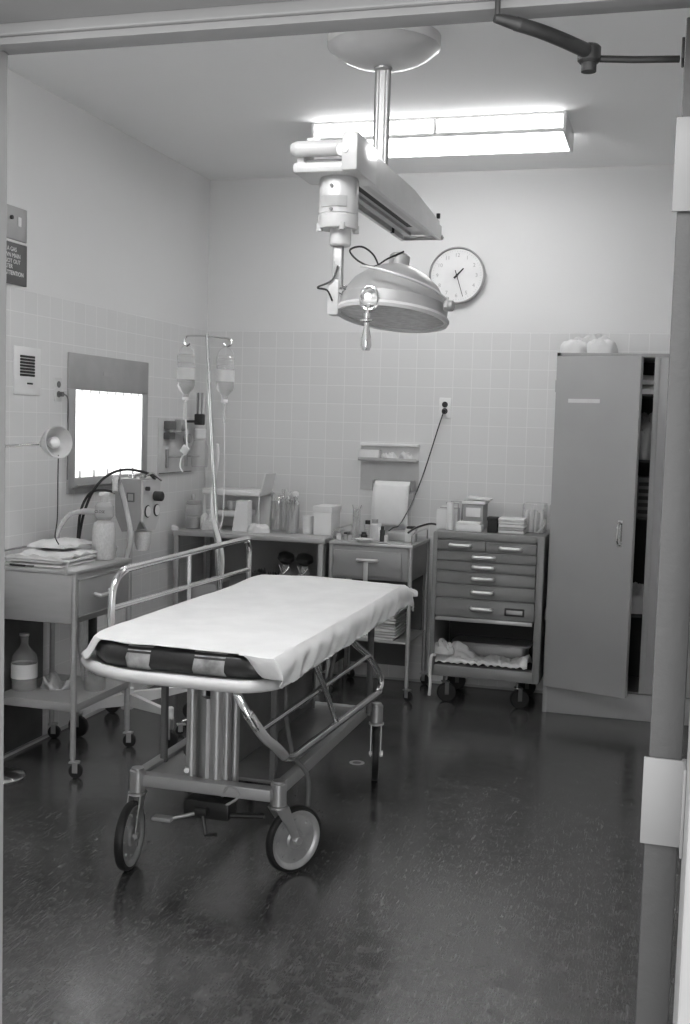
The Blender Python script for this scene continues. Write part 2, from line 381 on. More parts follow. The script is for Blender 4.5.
g = MB(); g.prism([arm_pt(-1.17, 3.90, 2.3735), arm_pt(-1.17, 5.03, 2.3605), arm_pt(-1.17, 5.03, 2.3645), arm_pt(-1.17, 3.90, 2.378)], (.024, 0, 0)); part('track_slot', g, M['dark'], t, 'dark slot under beam')
for x in (-1.215, -1.115):
    r = MB(); r.prism([arm_pt(x, 3.95, 2.36), arm_pt(x, 5.0, 2.347), arm_pt(x, 5.0, 2.37), arm_pt(x, 3.95, 2.38)], (.028, 0, 0)); part('track_rail', r, M['lightgrey'], t)
e = MB(); e.tube([arm_pt(-1.25, 5.075, 2.352), arm_pt(-1.06, 5.075, 2.352)], .012, 8)
for k in range(6): e.cyl(arm_pt(-1.24+k*.035, 5.07, 2.353), arm_pt(-1.24+k*.035, 5.092, 2.353), .007, seg=8)
part('end_stop', e, M['lightgrey'], t)
for q in ((-1.07, 5.02, 2.425), (-1.234, 4.86, 2.338), (-1.226, 4.0, 2.34)): part('bolt', MB().cyl(arm_pt(*q), arm_pt(q[0], q[1], q[2]+.022), .009, seg=8), M['black'], t)
# near yoke: rounded handle ring and block
y = MB()
y.tube([(-1.255, 3.69, 2.420), (-1.07, 3.70, 2.423)], .027, 16)
y.lathe([(0, -.027), (.019, -.019), (.027, 0), (.019, .019), (0, .027)], (-1.255, 3.69, 2.42), (1, 0, 0), 16)
y.box(-1.262, -1.06, 3.66, 3.86, 2.335, 2.372, .012); y.box(-1.262, -1.232, 3.70, 3.84, 2.345, 2.43, .01)
y.box(-1.085, -1.03, 3.64, 3.90, 2.335, 2.462, .008); y.box(-1.25, -1.05, 3.80, 3.88, 2.35, 2.45, .01)
y.box(-1.22, -1.17, 3.68, 3.74, 2.440, 2.455, .004)
part('yoke', y, M['cream'], t)
part('brake_lever', MB().box(-1.225, -1.10, 3.70, 3.76, 2.373, 2.388, .004), M['midgrey'], t, 'dark lever inside yoke')
part('yoke_pivot', MB().cyl((-1.083, 3.665, 2.405), (-1.083, 3.645, 2.405), .026, seg=20, bev=.004).cyl((-1.07, 3.66, 2.40), (-1.07, 3.635, 2.40), .009), M['lightgrey'], t)
c0 = (-1.128, 3.77)
part('motor_housing', MB().lathe([(0, 2.165), (.066, 2.165), (.069, 2.172), (.069, 2.208), (.066, 2.210), (.066, 2.213), (.068, 2.215), (.068, 2.325), (.062, 2.338), (0, 2.338)], (*c0, 0), seg=36), M['cream'], t)
pl = part('name_plate', MB().prism([(c0[0]-.045+.09*k/8, c0[1]-.0715+.016*abs(k/4-1)**2, 2.232) for k in range(9)]+[(c0[0]+.045-.09*k/8, c0[1]-.066+.016*abs(k/4-1)**2, 2.232) for k in range(9)], (0, 0, .036)), M['mgrey'], t)
for z in (2.30, 2.222): part('screw', MB().cyl((c0[0]-.005, c0[1]-.074, z), (c0[0]-.005, c0[1]-.06, z), .006, seg=8), M['midgrey'], t)
for k in range(4):
    b = MB(); a_ = k*PI/2+.5; b.cyl((c0[0]+.064*math.cos(a_), c0[1]+.064*math.sin(a_), 2.155), (c0[0]+.064*math.cos(a_), c0[1]+.064*math.sin(a_), 2.18), .011, seg=10)
    part('housing_lug', b, M['cream'], t)
part('swivel_collar', MB().lathe([(0, 2.108), (.032, 2.108), (.037, 2.114), (.037, 2.165), (0, 2.165)], (-1.118, 3.77, 0), seg=28), M['cream'], t)
part('drop_arm', MB().box(-1.142, -1.106, 3.755, 3.785, 1.90, 2.11, .006).cyl((-1.118, 3.77, 2.06), (-1.118, 3.77, 2.12), .012), M['lightgrey'], t)
part('joint_block', MB().box(-1.152, -1.112, 3.745, 3.795, 1.872, 1.995, .008), M['cream'], t)
k = MB(); k.tube([(-1.115, 3.77, 1.955), (-1.06, 3.74, 1.945), (-1.0, 3.71, 1.932), (-.985, 3.66, 1.925)], .0125, 10, smooth=4)
k.cyl((-1.105, 3.768, 1.955), (-1.09, 3.762, 1.952), .022); k.cyl((-1.003, 3.715, 1.932), (-.978, 3.70, 1.927), .019)
part('side_arm', k, M['chrome'], t)
# lamp head, tilted
cen = Vector((-.945, 3.85, 1.895)); ax = Vector((.065, .15, 1)).normalized()
hd = part('lamp_dome', MB().lathe([(.186, -.022), (.19, -.018), (.19, .03), (.183, .038), (.172, .06), (.15, .095), (.11, .128), (.07, .15), (.03, .163), (0, .165), ], cen, ax, 56), M['lightgrey'], t)
part('lamp_rim', MB().lathe([(.183, -.026), (.195, -.028), (.200, -.018), (.195, -.008), (.183, -.010), (.183, -.026)], cen, ax, 56), M['cream'], t)
part('lamp_glass', MB().lathe([(0, -.020), (.10, -.022), (.184, -.018), (.184, -.012), (0, -.014)], cen, ax, 48), M['lens'], t)
part('reflector', MB().lathe([(.181, -.01), (.177, .03), (.17, .055), (.12, .105), (.05, .14), (0, .145)], cen, ax, 48), M['white'], t)
part('dome_cap', MB().lathe([(.034, .155), (.036, .16), (.036, .195), (.028, .203), (0, .205)], cen, ax, 20), M['lightgrey'], t)
q = Vector((0, 0, 1)).rotation_difference(ax).to_matrix()
def hp(x, y_, z): return cen+q @ Vector((x, y_, z))
part('lamp_bracket', MB().tube([hp(-.075, -.205, .098), hp(0, -.222, .084), hp(.09, -.205, .066), hp(.16, -.14, .052), hp(.20, -.07, .036)], .0045, 8, smooth=5).cyl(hp(.20, -.07, .01), hp(.20, -.07, .045), .006), M['cream'], t)
part('side_knob', MB().cyl(hp(.19, -.05, .02), hp(.222, -.055, .02), .018, bev=.003), M['lightgrey'], t)
rg = MB(); n_ = 24
rg.tube([(-.978+.030*math.cos(2*PI*i/n_), 3.652, 1.918+.038*math.sin(2*PI*i/n_)) for i in range(n_)], .0055, 8, closed=True)
part('handle_ring', rg, M['chrome'], t)
part('sterile_handle', MB().lathe([(0, 1.745), (.012, 1.746), (.018, 1.762), (.016, 1.79), (.009, 1.825), (.010, 1.838), (.022, 1.842), (.022, 1.848), (.010, 1.853), (.012, 1.868), (0, 1.87)], (-.984, 3.652, 0), seg=18).tube([(-.984, 3.652, 1.86), (-.98, 3.655, 1.9)], .008), M['chrome'], t)
part('power_lead', MB().tube([(-1.118, 3.748, 2.04), (-1.135, 3.74, 1.99), (-1.185, 3.735, 1.965), (-1.15, 3.735, 1.955), (-1.132, 3.74, 1.92)], .0035, 6, smooth=6), M['black'], t, 'black lead')
lp = [hp(.02, -.03, .205), hp(-.03, -.05, .17), hp(-.07, -.07, .135), hp(-.13, -.06, .155), hp(-.165, -.06, .19), hp(-.125, -.06, .205), hp(-.08, -.06, .18), hp(-.055, -.05, .14)]
part('looped_lead', MB().tube(lp, .0035, 6, smooth=6), M['black'], t, 'black looped lead')

# ------------------------------------------------------------------ clock
t = thing('wall_clock', 'round white wall clock with a thin dark rim on upper wall', 'clock', (-1.205, YB+.006, 2.20))
yc = YB+.006; cx, cz = -1.205, 2.361
part('clock_case', MB().lathe([(0, 0), (.158, 0), (.161, .012), (.161, .040), (.154, .044), (.150, .040), (.150, .030), (0, .030)], (cx, yc, cz), (0, -1, 0), 64), M['tin'], t)
part('clock_face', MB().lathe([(0, .031), (.1495, .031), (.1495, .034), (0, .034)], (cx, yc, cz), (0, -1, 0), 64), M['white'], t)
nm = MB()
for k in range(1, 13):
    a_ = math.radians(90-30*k)
    join_text(nm, text_mesh(str(k), .03, .0004, T(cx+.113*math.cos(a_), yc-.0348, cz+.113*math.sin(a_)) @ RX))
for k in range(60):
    a_ = k*PI/30; r0 = .134 if k % 5 else .130
    nm.tube([(cx+r0*math.cos(a_), yc-.0348, cz+r0*math.sin(a_)), (cx+.141*math.cos(a_), yc-.0348, cz+.141*math.sin(a_))], .0006, 4)
part('numerals', nm, M['tin'], t)
def hand(name, ang, L, wd, back, yy):
    a_ = math.radians(90-ang); u = Vector((math.cos(a_), 0, math.sin(a_))); v = Vector((-u.z, 0, u.x)); o = Vector((cx, yy, cz))
    part(name, MB().prism([o-u*back-v*wd, o-u*back+v*wd, o+u*L+v*wd*.6, o+u*L-v*wd*.6], (0, .001, 0)), M['ink'], t)
hand('hour_hand', 44, .055, .006, .022, yc-.038); hand('minute_hand', 162, .125, .0025, .03, yc-.0395); hand('second_hand', 340, .028, .002, .02, yc-.041)
part('hub', MB().cyl((cx, yc-.035, cz), (cx, yc-.044, cz), .006), M['ink'], t)

# ------------------------------------------------------------------ left wall fittings
W = XL
t = thing('switch_plate', 'grey metal plate with a dark switch high on left wall', 'switch', (W-.006, 4.3, 2.245))
part('plate', MB().box(W-.006, W+.004, 4.16, 4.41, 2.245, 2.385, .002), M['tin'], t)
part('toggle', MB().cyl((W+.004, 4.285, 2.335), (W+.012, 4.285, 2.335), .009), M['black'], t)
part('pilot_light', MB().box(W+.004, W+.009, 4.335, 4.36, 2.305, 2.345, .003), M['white'], t)
t = thing('warning_sign', 'dark grey sign with five short lines of white lettering', 'sign', (W-.006, 4.28, 2.06))
part('board', MB().box(W-.006, W+.003, 4.06, 4.413, 2.057, 2.232, .001), M['sign'], t)
part('white_edge', MB().box(W-.006, W+.003, 4.06, 4.413, 2.2325, 2.243, .001), M['white'], t, 'white strip')
lm = MB()
for s_, yy, zz in (('THIS IS A GAS', 4.33, 2.203), ('SHUT DOWN MAIN', 4.36, 2.177), ('DO NOT OUT', 4.36, 2.152), ('WATER', 4.30, 2.129), ('NO ATTENTION', 4.385, 2.102)):
    join_text(lm, text_mesh(s_, .026, .0004, T(W+.0038, yy, zz) @ RL, 'RIGHT'))
part('lettering', lm, M['white'], t)
t = thing('wall_speaker', 'white wall plate with small black louvred grille', 'speaker', (W, 4.42, 1.587))
part('plate', MB().box(W, W+.006, 4.315, 4.53, 1.587, 1.797, .002), M['white'], t)
g = MB()
for k in range(7): g.box(W+.006, W+.009, 4.358, 4.476, 1.669+k*.0135, 1.669+k*.0135+.010, .001)
part('grille', g, M['ink'], t, 'black slots'); part('switch', MB().box(W+.006, W+.012, 4.415, 4.455, 1.634, 1.642, .001), M['ink'], t)

t = thing('film_viewer', 'steel wall box with a glowing white x-ray viewing screen', 'x-ray viewer', (W, 5.19, 1.13))
v = MB(); v.box(W, W+.012, 4.77, 5.61, 1.63, 1.80, .003); v.box(W, W+.012, 4.77, 4.835, 1.13, 1.63, .003); v.box(W, W+.012, 5.545, 5.61, 1.13, 1.63, .003); v.box(W, W+.012, 4.835, 5.545, 1.13, 1.205, .003)
v.box(W, W+.004, 4.83, 5.55, 1.2, 1.632)
part('case', v, M['tin'], t)
part('screen', MB().box(W+.004, W+.008, 4.837, 5.543, 1.207, 1.627), M['view'], t)
for k in range(8): part('film_clip', MB().box(W+.008, W+.013, 4.89+k*.086, 4.896+k*.086, 1.612, 1.626, .001), M['lightgrey'], t)
part('film_ledge', MB().prism([(W+.012, 4.80, 1.155), (W+.045, 4.80, 1.17), (W+.045, 4.80, 1.177), (W+.012, 4.80, 1.162)], (0, .74, 0)), M['steel'], t)
for k in range(5): part('lower_clip', MB().box(W+.008, W+.018, 4.87+k*.14, 4.878+k*.14, 1.205, 1.24, .002), M['dull'], t)
part('caption_plate', MB().box(W+.012, W+.0135, 5.1, 5.22, 1.705, 1.722), M['lightgrey'], t)
t = thing('wall_outlet', 'small socket plate with plugged cord beside the glowing viewer', 'outlet', (W, 4.685, 1.56))
part('plate', MB().box(W, W+.005, 4.655, 4.715, 1.565, 1.675, .002), M['label'], t)
for z in (1.645, 1.6): part('socket', MB().cyl((W+.005, 4.685, z), (W+.008, 4.685, z), .015), M['midgrey'], t)
t = solo('viewer_cord', MB().cyl((W+.008, 4.685, 1.60), (W+.03, 4.685, 1.60), .011).tube([(W+.028, 4.685, 1.6), (W+.03, 4.72, 1.59), (W+.02, 4.75, 1.54), (W+.015, 4.756, 1.40), (W+.012, 4.76, 1.2)], .003, 6, smooth=5), M['midgrey'], 'thin cord plugged into the socket beside the glowing viewer', 'cord')
# gas outlet panel
t = thing('gas_panel', 'recessed medical gas panel with regulators and clear jar near the corner', 'gas panel', (W, 6.03, 1.19))
part('back_plate', MB().box(W, W+.006, 5.76, 6.30, 1.192, 1.505, .002), M['platepaint'], t)
part('bottom_edge', MB().box(W+.006, W+.014, 5.77, 6.2, 1.192, 1.198), M['midgrey'], t)
part('regulator', MB().box(W+.006, W+.05, 5.82, 5.90, 1.44, 1.49, .006).box(W+.006, W+.045, 5.82, 5.90, 1.385, 1.425, .006), M['midgrey'], t, 'dark regulator block')
part('regulator', MB().box(W+.006, W+.05, 5.96, 6.02, 1.42, 1.50, .006).cyl((W+.05, 5.99, 1.46), (W+.07, 5.99, 1.46), .022), M['tin'], t)
part('connector_bar', MB().tube([(W+.055, 5.82, 1.432), (W+.055, 6.03, 1.432)], .006, 8), M['chrome'], t)
for yy in (6.06, 6.11): part('gauge', MB().lathe([(0, 0), (.026, 0), (.028, .008), (.024, .014), (0, .014)], (W+.03, yy, 1.39), (1, 0, 0), 20), M['tin'], t)
part('flowmeter_tube', MB().cyl((W+.06, 6.20, 1.53), (W+.06, 6.20, 1.66), .022), M['glass'], t)
part('flowmeter_cage', MB().tube([(W+.06, 6.172, 1.53), (W+.06, 6.172, 1.66)], .004, 6).tube([(W+.06, 6.228, 1.53), (W+.06, 6.228, 1.66)], .004, 6), M['ink'], t)
part('flowmeter_valve', MB().box(W+.035, W+.085, 6.175, 6.225, 1.47, 1.535, .006).tube([(W+.01, 6.1, 1.49), (W+.06, 6.18, 1.49)], .008), M['ink'], t)
part('humidifier_head', MB().cyl((W+.065, 6.20, 1.385), (W+.065, 6.20, 1.45), .036, bev=.008), M['white'], t)
part('humidifier_jar', MB().lathe([(0, 1.22), (.045, 1.222), (.05, 1.24), (.05, 1.34), (.035, 1.38), (0, 1.385)], (W+.065, 6.20, 0)), M['glass'], t)
for yy in (5.86, 6.12): part('gas_valve', MB().box(W+.006, W+.02, yy-.012, yy+.012, 1.225, 1.33, .003).tube([(W+.02, yy, 1.285), (W+.035, yy+.13, 1.285)], .006), M['tin'], t)

# ------------------------------------------------------------------ exam lamp on stand (left)
t = thing('exam_lamp', 'small bowl-shaped exam lamp on a thin chrome gooseneck', 'lamp', (-2.598, 4.01, 0))
part('base', MB().lathe([(0, 0), (.105, 0), (.108, .008), (.10, .018), (.05, .03), (.02, .04), (0, .04)], (-2.598, 4.01, 0), seg=40), M['chrome'], t)
part('pole', MB().cyl((-2.65, 3.965, .03), (-2.65, 3.965, 1.2), .011), M['chrome'], t)
part('gooseneck', MB().tube([(-2.65, 3.965, 1.19), (-2.665, 3.955, 1.26), (-2.665, 3.95, 1.325), (-2.62, 4.0, 1.362), (-2.54, 4.09, 1.378), (-2.48, 4.13, 1.382)], .0065, 8, smooth=6), M['chrome'], t)
la = Vector((.82, -.32, .10)).normalized(); lc = Vector((-2.438, 4.13, 1.388))
part('socket', MB().cyl(Vector((-2.487, 4.13, 1.382)), lc-la*.0, .014, bev=.002).cyl((-2.462, 4.13, 1.37), (-2.462, 4.13, 1.40), .010), M['chrome'], t)
part('shade', MB().lathe([(0, -.03), (.025, -.028), (.045, -.012), (.06, .015), (.067, .045), (.068, .05), (.064, .05), (.056, .018), (.042, -.006), (.02, -.02), (0, -.022)], lc, la, 36), M['platepaint'], t)
part('bulb', MB().lathe([(0, -.015), (.014, -.01), (.024, .012), (.024, .026), (.014, .038), (0, .042)], lc, la, 20), M['white'], t)
part('lamp_cord', MB().tube([(-2.405, 4.13, 1.34), (-2.412, 4.14, 1.24), (-2.43, 4.17, 1.08), (-2.445, 4.18, 1.0), (-2.44, 4.20, .962)], .0025, 6, smooth=6), M['ink'], t, 'thin dark cord')

# ------------------------------------------------------------------ casters
def caster(parent, x, y, r=.028, rot=0, name='caster', top=.09, w_=.011, metal='dull'):
    mt = T(x, y, 0) @ Matrix.Rotation(rot, 4, 'Z')
    cx_ = mt @ Vector((.014, 0, r)); a = mt.to_3x3() @ Vector((0, 1, 0))
    b = MB(); b.cyl(cx_-a*w_, cx_+a*w_, r, seg=24, bev=.004)
    o = part(name, b, M['rubber'], parent)
    f = MB(); f.cyl((x, y, 2*r+.004), (x, y, top), .008, seg=12); f.box(.002, .024, -w_-.005, -w_-.002, r*.8, 2*r+.008, 0, mt); f.box(.002, .024, w_+.002, w_+.005, r*.8, 2*r+.008, 0, mt)
    f.box(-.014, .028, -w_-.005, w_+.005, 2*r+.003, 2*r+.011, .002, mt); f.cyl(cx_-a*(w_+.007), cx_+a*(w_+.007), .006, seg=10)
    part('caster_fork', f, M[metal], o)
    return o

# ------------------------------------------------------------------ left instrument cart
X0, X1, Y0, Y1 = -2.715, -2.305, 4.105, 4.615
t = thing('instrument_cart', 'steel wheeled cart with one drawer under the exam lamp', 'cart', ((X0+X1)/2, (Y0+Y1)/2, 0))
for x, y in ((X0+.012, Y0+.012), (X1-.012, Y0+.012), (X0+.012, Y1-.012), (X1-.012, Y1-.012)):
    part('leg', MB().cyl((x, y, .08), (x, y, .865), .0125, seg=14), M['steel'], t)
    caster(t, x, y, .030, rot=.2, top=.085)
part('box', MB().box(X0+.01, X1-.012, Y0+.006, Y1-.006, .645, .85, .003), M['steel'], t)
part('top', MB().box(X0, X1, Y0, Y1, .85, .868, .004), M['steel'], t)
dr = part('drawer', MB().box(X1-.014, X1-.002, Y0+.03, Y1-.03, .672, .828, .003), M['grey'], t, 'dark drawer front')
for z_ in (.672, .825): part('drawer_highlight', MB().box(X1-.003, X1+.0005, Y0+.03, Y1-.03, z_, z_+.004), M['handle'], dr)  # pale strips stand in for the highlight along the drawer edges
part('handle', MB().tube([(X1-.002, 4.27, .752), (X1+.024, 4.27, .748), (X1+.03, 4.285, .748), (X1+.03, 4.375, .748), (X1+.024, 4.39, .748), (X1-.002, 4.39, .752)], .009, 8, smooth=3), M['handle'], dr)
part('rail', MB().tube([(X1-.04, Y0-.006, .85), (X1-.04, Y0-.004, .892), (X1-.055, Y0-.002, .905), (X0+.03, Y0-.002, .905), (X0+.014, Y0-.002, .892), (X0+.014, Y0-.004, .855)], .006, 8, smooth=3), M['handle'], t)
part('rail', MB().tube([(X0+.012, Y0+.03, .862), (X0+.012, Y0+.03, .9), (X0+.012, Y0+.06, .92), (X0+.012, Y1-.06, .92), (X0+.02, Y1-.02, .92), (X0+.06, Y1-.012, .92), (X1-.1, Y1-.012, .92), (X1-.08, Y1-.012, .9), (X1-.08, Y1-.012, .862)], .005, 8, smooth=3), M['chrome'], t)
part('lower_shelf', MB().box(X0+.01, X1-.006, Y0+.006, Y1-.006, .298, .306, .001).box(X0+.01, X1-.004, Y0+.002, Y0+.008, .280, .315, .001).box(X1-.010, X1-.003, Y0+.02, Y1-.02, .276, .308, .001), M['steel'], t)
# on its top
def cloth_stack(name, x0, x1, y0, y1, z0, layers, h, m, label, cat, seed=0, group=None, amp=.006):
    b = MB()
    for k in range(layers):
        za = z0+k*h/layers+.0005; zb = z0+(k+1)*h/layers; dx = .010*random.uniform(-1, 1); dy = .010*random.uniform(-1, 1)
        def f(u, v, za=za, zb=zb, dx=dx, dy=dy, k=k):
            x = x0+(x1-x0)*u+dx; y = y0+(y1-y0)*v+dy
            e = min(u, 1-u, v, 1-v)
            return (x, y, za+(zb-za)*(.4+.6*min(1, e*8))+amp*(k+1)/layers*noise.noise(Vector((x*18, y*18, seed+k))))
        b.grid(f, 18, 18)
        def g(u, v, za=za, dx=dx, dy=dy): return (x0+(x1-x0)*u+dx, y0+(y1-y0)*v+dy, za)
        b.grid(g, 18, 18)
        for side in range(4):
            def s_(u, v, side=side, f=f, g=g):
                uu, vv = ((u, 0), (u, 1), (0, u), (1, u))[side]; a_ = Vector(g(uu, vv)); c_ = Vector(f(uu, vv)); return a_+(c_-a_)*v
            b.grid(s_, 18, 1)
    return solo(name, b, m, label, cat, group)
cloth_stack('folded_towels', -2.66, -2.40, 4.16, 4.46, .869, 3, .052, M['linen'], 'loosely folded pale towels on top of the left cart', 'towels', 3, amp=.016)
cloth_stack('folded_cloth', -2.62, -2.44, 4.26, 4.50, .935, 1, .022, M['cloth'], 'white cloth lying on the towels on the left cart', 'cloth', 9, amp=.016)
solo('scissors', MB().tube([(-2.63, 4.135, .873), (-2.60, 4.13, .873), (-2.555, 4.128, .873)], .0045, 6).tube([(-2.555, 4.128, .873), (-2.52, 4.14, .873), (-2.515, 4.13, .873), (-2.555, 4.128, .873)], .0025, 6), M['ink'], 'dark slim instrument at the near edge of the left cart top', 'scissors')
t = thing('humidifier_bottle', 'tall frosted plastic humidifier bottle at the far corner of left cart', 'bottle', (-2.40, 4.52, .869))
part('body', MB().lathe([(0, .869), (.048, .869), (.052, .88), (.052, 1.00), (.045, 1.03), (.02, 1.05), (0, 1.05)], (-2.40, 4.52, 0), seg=28), M['frost'], t)
part('water', MB().lathe([(0, .872), (.046, .873), (.046, .94), (0, .94)], (-2.40, 4.52, 0), seg=28), M['liquid'], t)
part('cap', MB().lathe([(0, 1.045), (.03, 1.045), (.042, 1.06), (.042, 1.105), (.03, 1.12), (0, 1.125)], (-2.40, 4.52, 0), seg=24).tube([(-2.44, 4.52, 1.08), (-2.50, 4.50, 1.078)], .014, 12), M['mgrey'], t)
nzm = text_mesh('CLOSE', .017, .0004, T(-2.40, 4.4765, 1.083) @ RX); me_ = part('cap_lettering', nzm, M['ink'], t); me_.data.materials.append(M['ink'])
part('nozzle', MB().cyl((-2.40, 4.52, 1.12), (-2.40, 4.52, 1.15), .018).cyl((-2.40, 4.52, 1.15), (-2.40, 4.52, 1.165), .026), M['frost'], t)
solo('corrugated_hose', MB().tube([(-2.50, 4.50, 1.078), (-2.55, 4.47, 1.06), (-2.59, 4.45, .99), (-2.60, 4.46, .945)], .012, 10, smooth=6), M['hose'], 'short clear hose curving down from the humidifier cap', 'hose')
# on its lower shelf
def bottle(name, x, y, z, r, h, label, group=None, fill=.5, lab=True, neck=.3, cap='glass', gm='glass'):
    t = thing(name, label, 'bottle', (x, y, z), group)
    part('body', MB().lathe([(0, z), (r*.93, z), (r, z+.006), (r, z+h*.55), (r*.9, z+h*.64), (r*neck, z+h*.80), (r*neck, z+h*.92), (r*neck*1.25, z+h*.93), (r*neck*1.25, z+h*.985), (0, z+h*.985)], (x, y, 0), seg=28), M[gm], t)
    if fill: part('liquid', MB().lathe([(0, z+.004), (r*.9, z+.005), (r*.93, z+h*.5*fill), (0, z+h*.5*fill)], (x, y, 0), seg=28), M['liquid'], t)
    if lab: part('paper_label', MB().lathe([(r*1.01, z+h*.22), (r*1.02, z+h*.22), (r*1.02, z+h*.48), (r*1.01, z+h*.48)], (x, y, 0), seg=28), M['label'], t)
    if cap != 'none': part('stopper', MB().cyl((x, y, z+h*.98), (x, y, z+h*1.02), r*neck*1.3, seg=16), M[cap], t)
    return t
bottle('large_glass_bottle', -2.655, 4.29, .307, .056, .24, 'large clear glass bottle with pale label on the lower cart shelf', fill=.9, cap='mgrey')
bottle('flask_bottle', -2.372, 4.40, .307, .048, .20, 'clear glass flask with tall thin neck on the lower shelf by the drawer leg', fill=.5, lab=False, neck=.18, cap='mgrey')
solo('instrument_bag', MB().heap(-2.54, 4.37, .3065, .075, .06, .075, 5, .8), M['tin'], 'crumpled clear bag of instruments between two bottles on lower shelf', 'bag')
t = thing('syringe_holder', 'pale upright cone and dark strap standing behind the bag of instruments', 'funnel', (-2.49, 4.53, .307))
part('cone', MB().lathe([(0, .307), (.008, .307), (.03, .50), (.026, .62), (0, .62)], (-2.50, 4.53, 0)), M['frost'], t)
part('strap', MB().box(-2.475, -2.44, 4.52, 4.545, .307, .60, .004), M['black'], t, 'black strap')
# board against the wall
solo('leaning_board', MB().box(W+.001, W+.012, 3.9, 4.56, .02, .74, .003), M['darkpanel'], 'dark grey board standing against the tiles behind the left cart', 'board')

# ------------------------------------------------------------------ respirator on stand
t = thing('respirator', 'grey respirator box with two dials on a four-wheeled stand', 'respirator', (-2.43, 4.86, 0))
part('pole', MB().cyl((-2.465, 4.90, .12), (-2.465, 4.90, .96), .014), M['dull'], t)
part('hub', MB().cyl((-2.455, 4.88, .10), (-2.455, 4.88, .20), .03), M['white'], t)
for (ex, ey, ez) in ((-2.13, 4.66, .16), (-2.245, 5.16, .16), (-2.60, 4.67, .14), (-2.66, 5.12, .15)):
    a_ = Vector((-2.455, 4.88, 0)); e_ = Vector((ex, ey, 0)); u = (e_-a_).normalized(); v = Vector((-u.y, u.x, 0))
    z0, z1 = .15, ez
    b = MB(); P_ = lambda q_, s_, z: tuple(a_+(e_-a_)*q_+v*s_+Vector((0, 0, z)))
    b.loops([[P_(0, -.016, z0-.035), P_(0, .016, z0-.035), P_(0, .016, z0+.03), P_(0, -.016, z0+.03)], [P_(1, -.011, z1-.012), P_(1, .011, z1-.012), P_(1, .011, z1+.012), P_(1, -.011, z1+.012)]])
    b.cyl((ex, ey, ez-.03), (ex, ey, ez+.03), .018, bev=.005)
    lg = part('stand_leg', b, M['white'], t)
    mt_r = .042 if ex != -2.60 else .05
    w2 = MB(); w2.cyl(Vector((ex, ey, mt_r))+Vector((.0, .012, 0)), Vector((ex, ey, mt_r))-Vector((0, .012, 0)), mt_r, seg=24, bev=.005); part('wheel', w2, M['rubber'], lg)
    f2 = MB(); f2.box(ex-.012, ex+.012, ey-.024, ey+.024, mt_r*2+.002, ez-.02, .003); f2.box(ex-.01, ex+.01, ey+.016, ey+.02, mt_r, mt_r*2+.01); f2.box(ex-.01, ex+.01, ey-.02, ey-.016, mt_r, mt_r*2+.01); part('wheel_fork', f2, M['dull'], lg)
bx0, bx1, by0, by1 = -2.54, -2.405, 4.885, 5.085
part('case', MB().prism([(bx0, by0, 1.21), (bx1, by0, 1.21), (bx1, by0, 1.02), (bx1-.02, by0, .965), (bx0+.04, by0, .955), (bx0+.005, by0, 1.03)], (0, by1-by0, 0)), M['unit'], t)
part('case_front', MB().prism([(bx1, by0+.006, 1.205), (bx1, by1-.006, 1.205), (bx1, by1-.006, 1.03), (bx1, (by0+by1)/2+.04, .96), (bx1, (by0+by1)/2-.04, .96), (bx1, by0+.006, 1.01)], (.012, 0, 0)), M['platepaint'], t)
for yy in (by0+.05, by0+.15):
    dl = part('dial', MB().lathe([(0, .012), (.029, .012), (.031, .016), (.027, .018), (0, .016)], (bx1, yy, 1.055), (1, 0, 0), 28), M['ink'], t, 'dial with dark ring')
    part('dial_face', MB().cyl((bx1+.016, yy, 1.055), (bx1+.0195, yy, 1.055), .0255, seg=28), M['white'], dl)
part('knob', MB().cyl((bx1+.01, by0+.13, 1.125), (bx1+.055, by0+.13, 1.125), .024, bev=.004), M['ink'], t, 'black knob')
part('knob', MB().cyl((bx1+.01, by0+.035, 1.165), (bx1+.03, by0+.035, 1.165), .010), M['ink'], t, 'small black knob')
part('side_plate', MB().box(-2.475, -2.435, by0-.004, by0, 1.10, 1.145, .001), M['midgrey'], t); part('side_plate_face', MB().box(-2.468, -2.442, by0-.006, by0-.003, 1.107, 1.138, .001), M['lightgrey'], t)
part('top_fittings', MB().tube([(-2.48, 4.95, 1.21), (-2.48, 4.95, 1.23)], .02, 12).tube([(-2.44, 4.96, 1.215), (-2.40, 5.0, 1.235), (-2.37, 5.04, 1.20)], .007, 8).box(-2.43, -2.41, 4.92, 4.95, 1.21, 1.23, .003), M['chrome'], t)
part('outlet_cup', MB().lathe([(0, .86), (.03, .862), (.04, .90), (.042, .955), (0, .96)], (-2.43, 4.97, 0)), M['frost'], t)
part('gas_hose', MB().tube([(-2.395, 5.02, 1.205), (-2.42, 4.99, 1.235), (-2.50, 4.93, 1.252), (-2.58, 4.90, 1.225), (-2.64, 4.87, 1.155), (-2.68, 4.845, 1.04), (-2.70, 4.83, .90)], .0065, 10, smooth=7), M['rubber'], t, 'black hose arching over')
part('gas_hose', MB().tube([(-2.54, 4.93, 1.13), (-2.60, 4.90, 1.15), (-2.66, 4.87, 1.135), (-2.70, 4.85, 1.05), (-2.708, 4.835, .90)], .0065, 10, smooth=7), M['rubber'], t, 'shorter black hose')
part('clear_hose', MB().tube([(-2.42, 4.66, 1.16), (-2.44, 4.70, 1.22), (-2.46, 4.78, 1.19), (-2.44, 4.82, 1.05), (-2.42, 4.82, .93), (-2.44, 4.80, .80), (-2.43, 4.79, .74)], .014, 10, smooth=7), M['hose'], t, 'clear corrugated hose')

